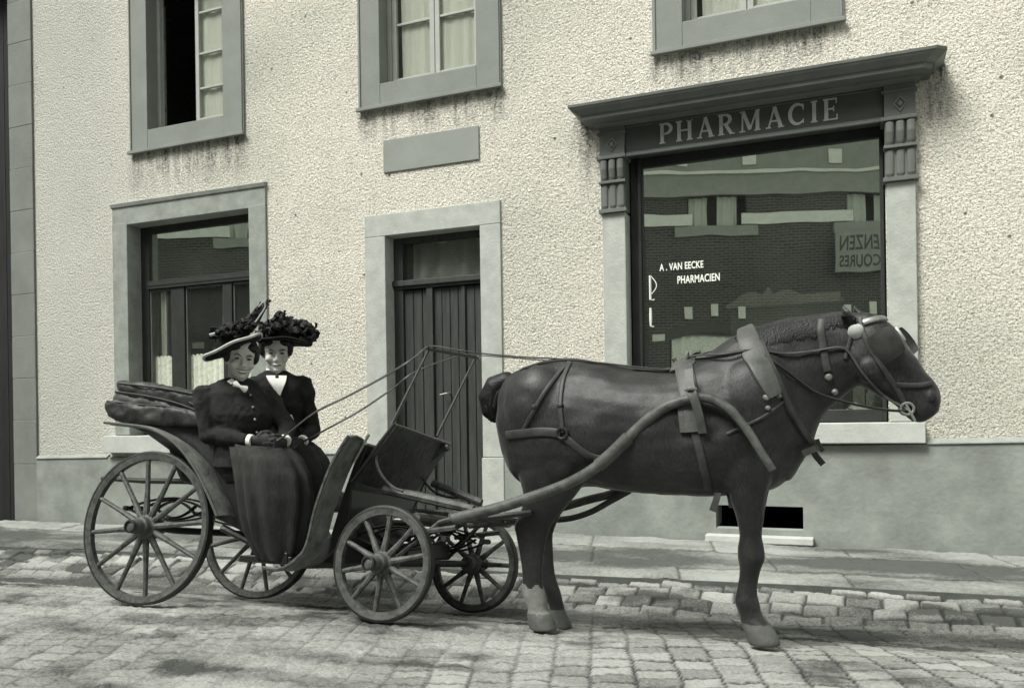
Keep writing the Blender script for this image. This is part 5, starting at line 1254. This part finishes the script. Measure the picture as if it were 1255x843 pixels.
# hat with pale edge, ribbons and feathers
e1 = (D1(321, 412, .03)-D1(250, 441, .03)); r1 = e1.length/2; e1.normalize(); e2 = (F1.F+V((0, 0, .10))).normalized()
h1_, f1_, e3_ = hat(F1, lady1, D1(287, 428, .03), e1, e2, r1, .165, .10, .52, M_HAT, M_BRIM, .012)
rd = random.Random(5); fe = MB()
for x, y, r in ((272, 410, .05), (284, 403, .055), (297, 399, .05), (306, 404, .04), (290, 412, .05), (278, 403, .045)): trim(fe, D1, x, y, r, rd)
fe.build('hat_trimming', M_FEATH, h1_, smooth=True)
pm_ = MB()
for pts in ([(296, 408), (306, 396), (313, 383), (320, 372)], [(300, 408), (311, 398), (318, 386), (326, 373), (329, 369)], [(294, 404), (303, 393), (310, 386), (316, 376)]):
    q = spline([D1(x, y, .05) for x, y in pts], 5); pm_.tube(q, [.022-.016*(i/(len(q)-1))**2 for i in range(len(q))], 8, .45, F1.F)
    plume(pm_, [D1(x, y, .05) for x, y in pts], .018, rd, 26)
pm_.build('feather', M_FEATH, h1_, smooth=True)
lp = MB(); lp.tube(spline([D1(x, y, .075) for x, y in ((312, 396), (319, 386), (325, 376), (323, 370), (317, 376))], 5), .004, 6); lp.build('ribbon', M_BRIM, h1_, smooth=True)
MB().tube(spline([D1(x, y, .06) for x, y in ((257, 411), (264, 409), (272, 407))], 4), .010, 6).build('ribbon', M_BRIM, h1_, smooth=True); MB().tube([D1(313, 409, .06), D1(317, 408, .06)], .022, 6).build('hat_buckle', M_BRIM, h1_, smooth=True)
MB().tube(spline([D1(x, y, .04) for x, y in ((256, 413), (266, 413), (276, 411))], 4), [.012]*9, 6).build('ribbon', M_HAT, h1_, smooth=True); rb = MB(); rb.tube(spline([D1(x, y, .0) for x, y in ((258, 403), (268, 404), (280, 405))], 4), [.02]*9, 6); rb.build('ribbon', M_HAT, h1_, smooth=True)

L2 = (-3.40, 4.35, 0); F2 = Fr(L2); D2 = F2.D
Fh = (F2.F+F2.R*.05+V((0, 0, -.20))).normalized(); Uh = (V((0, 0, 1))-F2.R*.05); Rh = F2.R.copy(); Uh = Rh.cross(Fh); Uh = -Uh if Uh.z < 0 else Uh
hd2 = Head(D2(339.5, 457, .06), Rh, Uh, Fh, 1.15)
T2 = [(454, 325, 350, .055, -.04), (458, 316, 360, .08, -.04), (463, 311, 369, .10, -.03), (474, 311, 374, .125, -.01), (498, 316, 372, .14, .01), (514, 320, 369, .125, .0), (530, 322, 368, .12, .0), (545, 320, 378, .14, 0), (570, 318, 385, .15, 0)]
arms2 = [(D2(367, 470, -.02), D2(383, 527, .0), D2(370, 541, .17), D2(360, 549, .22), V((-.3, 0, 1)), F2.F), (D2(316, 470, -.02), D2(318, 524, .0), D2(345, 545, .17), D2(358, 549, .2), V((0, 0, 1)), F2.F)]
S2 = [(541, 325, 382, .14, .02), (549, 330, 392, .19, .06), (562, 335, 401, .21, .10), (580, 340, 407, .21, .13), (605, 345, 408, .20, .15), (630, 348, 404, .18, .16), (650, 350, 398, .17, .16), (672, 352, 394, .16, .16)]
lady2, bv2 = person('person', F2, hd2, T2, arms2, S2, 'unsmiling woman with white blouse front and big dark flowered hat, seated on the far side', False, (M_CLOTH2, M_CLOTH), (-3.40, 4.35, .6))
MB().tube([hd2.p(0, -.012, -.055), hd2.p(0, -.010, -.005), hd2.p(0, -.008, .012)], [.068, .064, .062], 18).build('collar', M_LINEN, lady2, smooth=True, angle=60)
panel(bv2, [(326, 460), (329, 466), (335, 475), (340.5, 485)], [(351.5, 460), (350.5, 466), (347, 475), (343, 485)], M_LINEN, 'blouse', lady2, .025, .02)
MB().ball(D2(339.5, 461.5, .17), .013, .010, .012, 10, 6).build('brooch', M_FEAT, lady2, smooth=True)
MB().tube([D2(356.5, 508, .17), D2(357.5, 514, .17), D2(357.5, 516, .17)], [.005, .012, .010], 8).build('medal', M_LINEN, lady2, smooth=True)
e1 = (D2(383, 415, .0)-D2(316, 411, .0)); r1 = e1.length/2; e1.normalize(); e2 = (F2.F+V((0, 0, .06))).normalized()
h2_, f2_, e3_ = hat(F2, lady2, D2(349, 418, .02), e1, e2, r1, .175, .12, .55, M_HAT, None, -.008)
fe = MB(); rd = random.Random(9)
for x, y, r in ((326, 404, .06), (334, 399, .06), (345, 394, .065), (356, 396, .06), (366, 402, .06), (375, 407, .05), (379, 411, .06), (374, 415, .055), (381, 405, .055), (368, 414, .05), (340, 405, .06), (352, 405, .06), (362, 408, .055), (330, 408, .05), (344, 388, .045)):
    trim(fe, D2, x, y, r, rd)
fe.build('hat_trimming', M_FEATH, h2_, smooth=True)

# ------------------------------------------------------------------ reins
rein = empty('reins', (-2.2, 4.0, 1.3), 'pair of long leather driving reins running from the hands over the rail to the bit', 'reins')
ra, rb_ = CM @ RAIL_A, CM @ RAIL_B
def onh(x, y, Y, off=.014):
    h = hit(x, y); return h[0]+h[1]*off if h else P(x, y, Y)
A = [D1(322, 543, .27), D1(344, 537, .25), P(385, 506, 3.80), P(425, 486, 3.81), P(470, 462, 3.82), P(505, 440, 3.83), ra+V((-.0, 0, .016)), P(556, 428, 3.88), P(590, 433, 3.92), P(640, 437.5, 3.98), P(690, 440, 4.02), P(740, 445, 4.02), P(790, 450.5, 4.02), P(828, 452, 4.0), P(846, 437, HY-.075), P(885, 433.5, 3.93), onh(925, 431, 3.9), onh(960, 434, 3.95), onh(995, 431, 3.98), onh(1028, 426, 4.0), onh(1042, 434, 4.0), onh(1060, 458, 3.99), onh(1085, 483, 4.0), P(1111, 500, 4.035)]
MB().tube(spline(A, 6), .0075, 6, .5).build('rein', M_STRAP, rein, smooth=True)
B = [D2(360, 549, .28), D2(372, 541, .2), P(400, 526, 4.1), P(440, 504, 4.12), P(480, 477, 4.15), P(510, 455, 4.2), rb_+V((-.06, -.1, .01)), rb_+V((.0, -.02, .014)), P(610, 437, 4.28), P(660, 441, 4.24), P(700, 443, 4.2), P(750, 447, 4.2), P(800, 453, 4.19), P(830, 455, 4.18), P(848, 438, HY+.075), P(900, 425, 4.22), P(960, 420, 4.2), P(1010, 415, 4.20), P(1050, 440, 4.2), P(1085, 480, 4.19), P(1111, 502, 4.165)]
MB().tube(spline(B, 6), .0065, 6, .5).build('rein', M_STRAP, rein, smooth=True)
C_ = [P(852, 440, 4.0), P(890, 436, 3.93), onh(925, 432, 3.9), onh(950, 448, 3.93), onh(975, 465, 3.96), onh(1000, 481, 4.0), P(1030, 491, 4.01), P(1065, 499, 4.02), P(1095, 503, 4.03), P(1111, 503, 4.034)]
MB().tube(spline(C_, 6), .0075, 6, .55).build('bearing_rein', M_STRAP, rein, smooth=True)
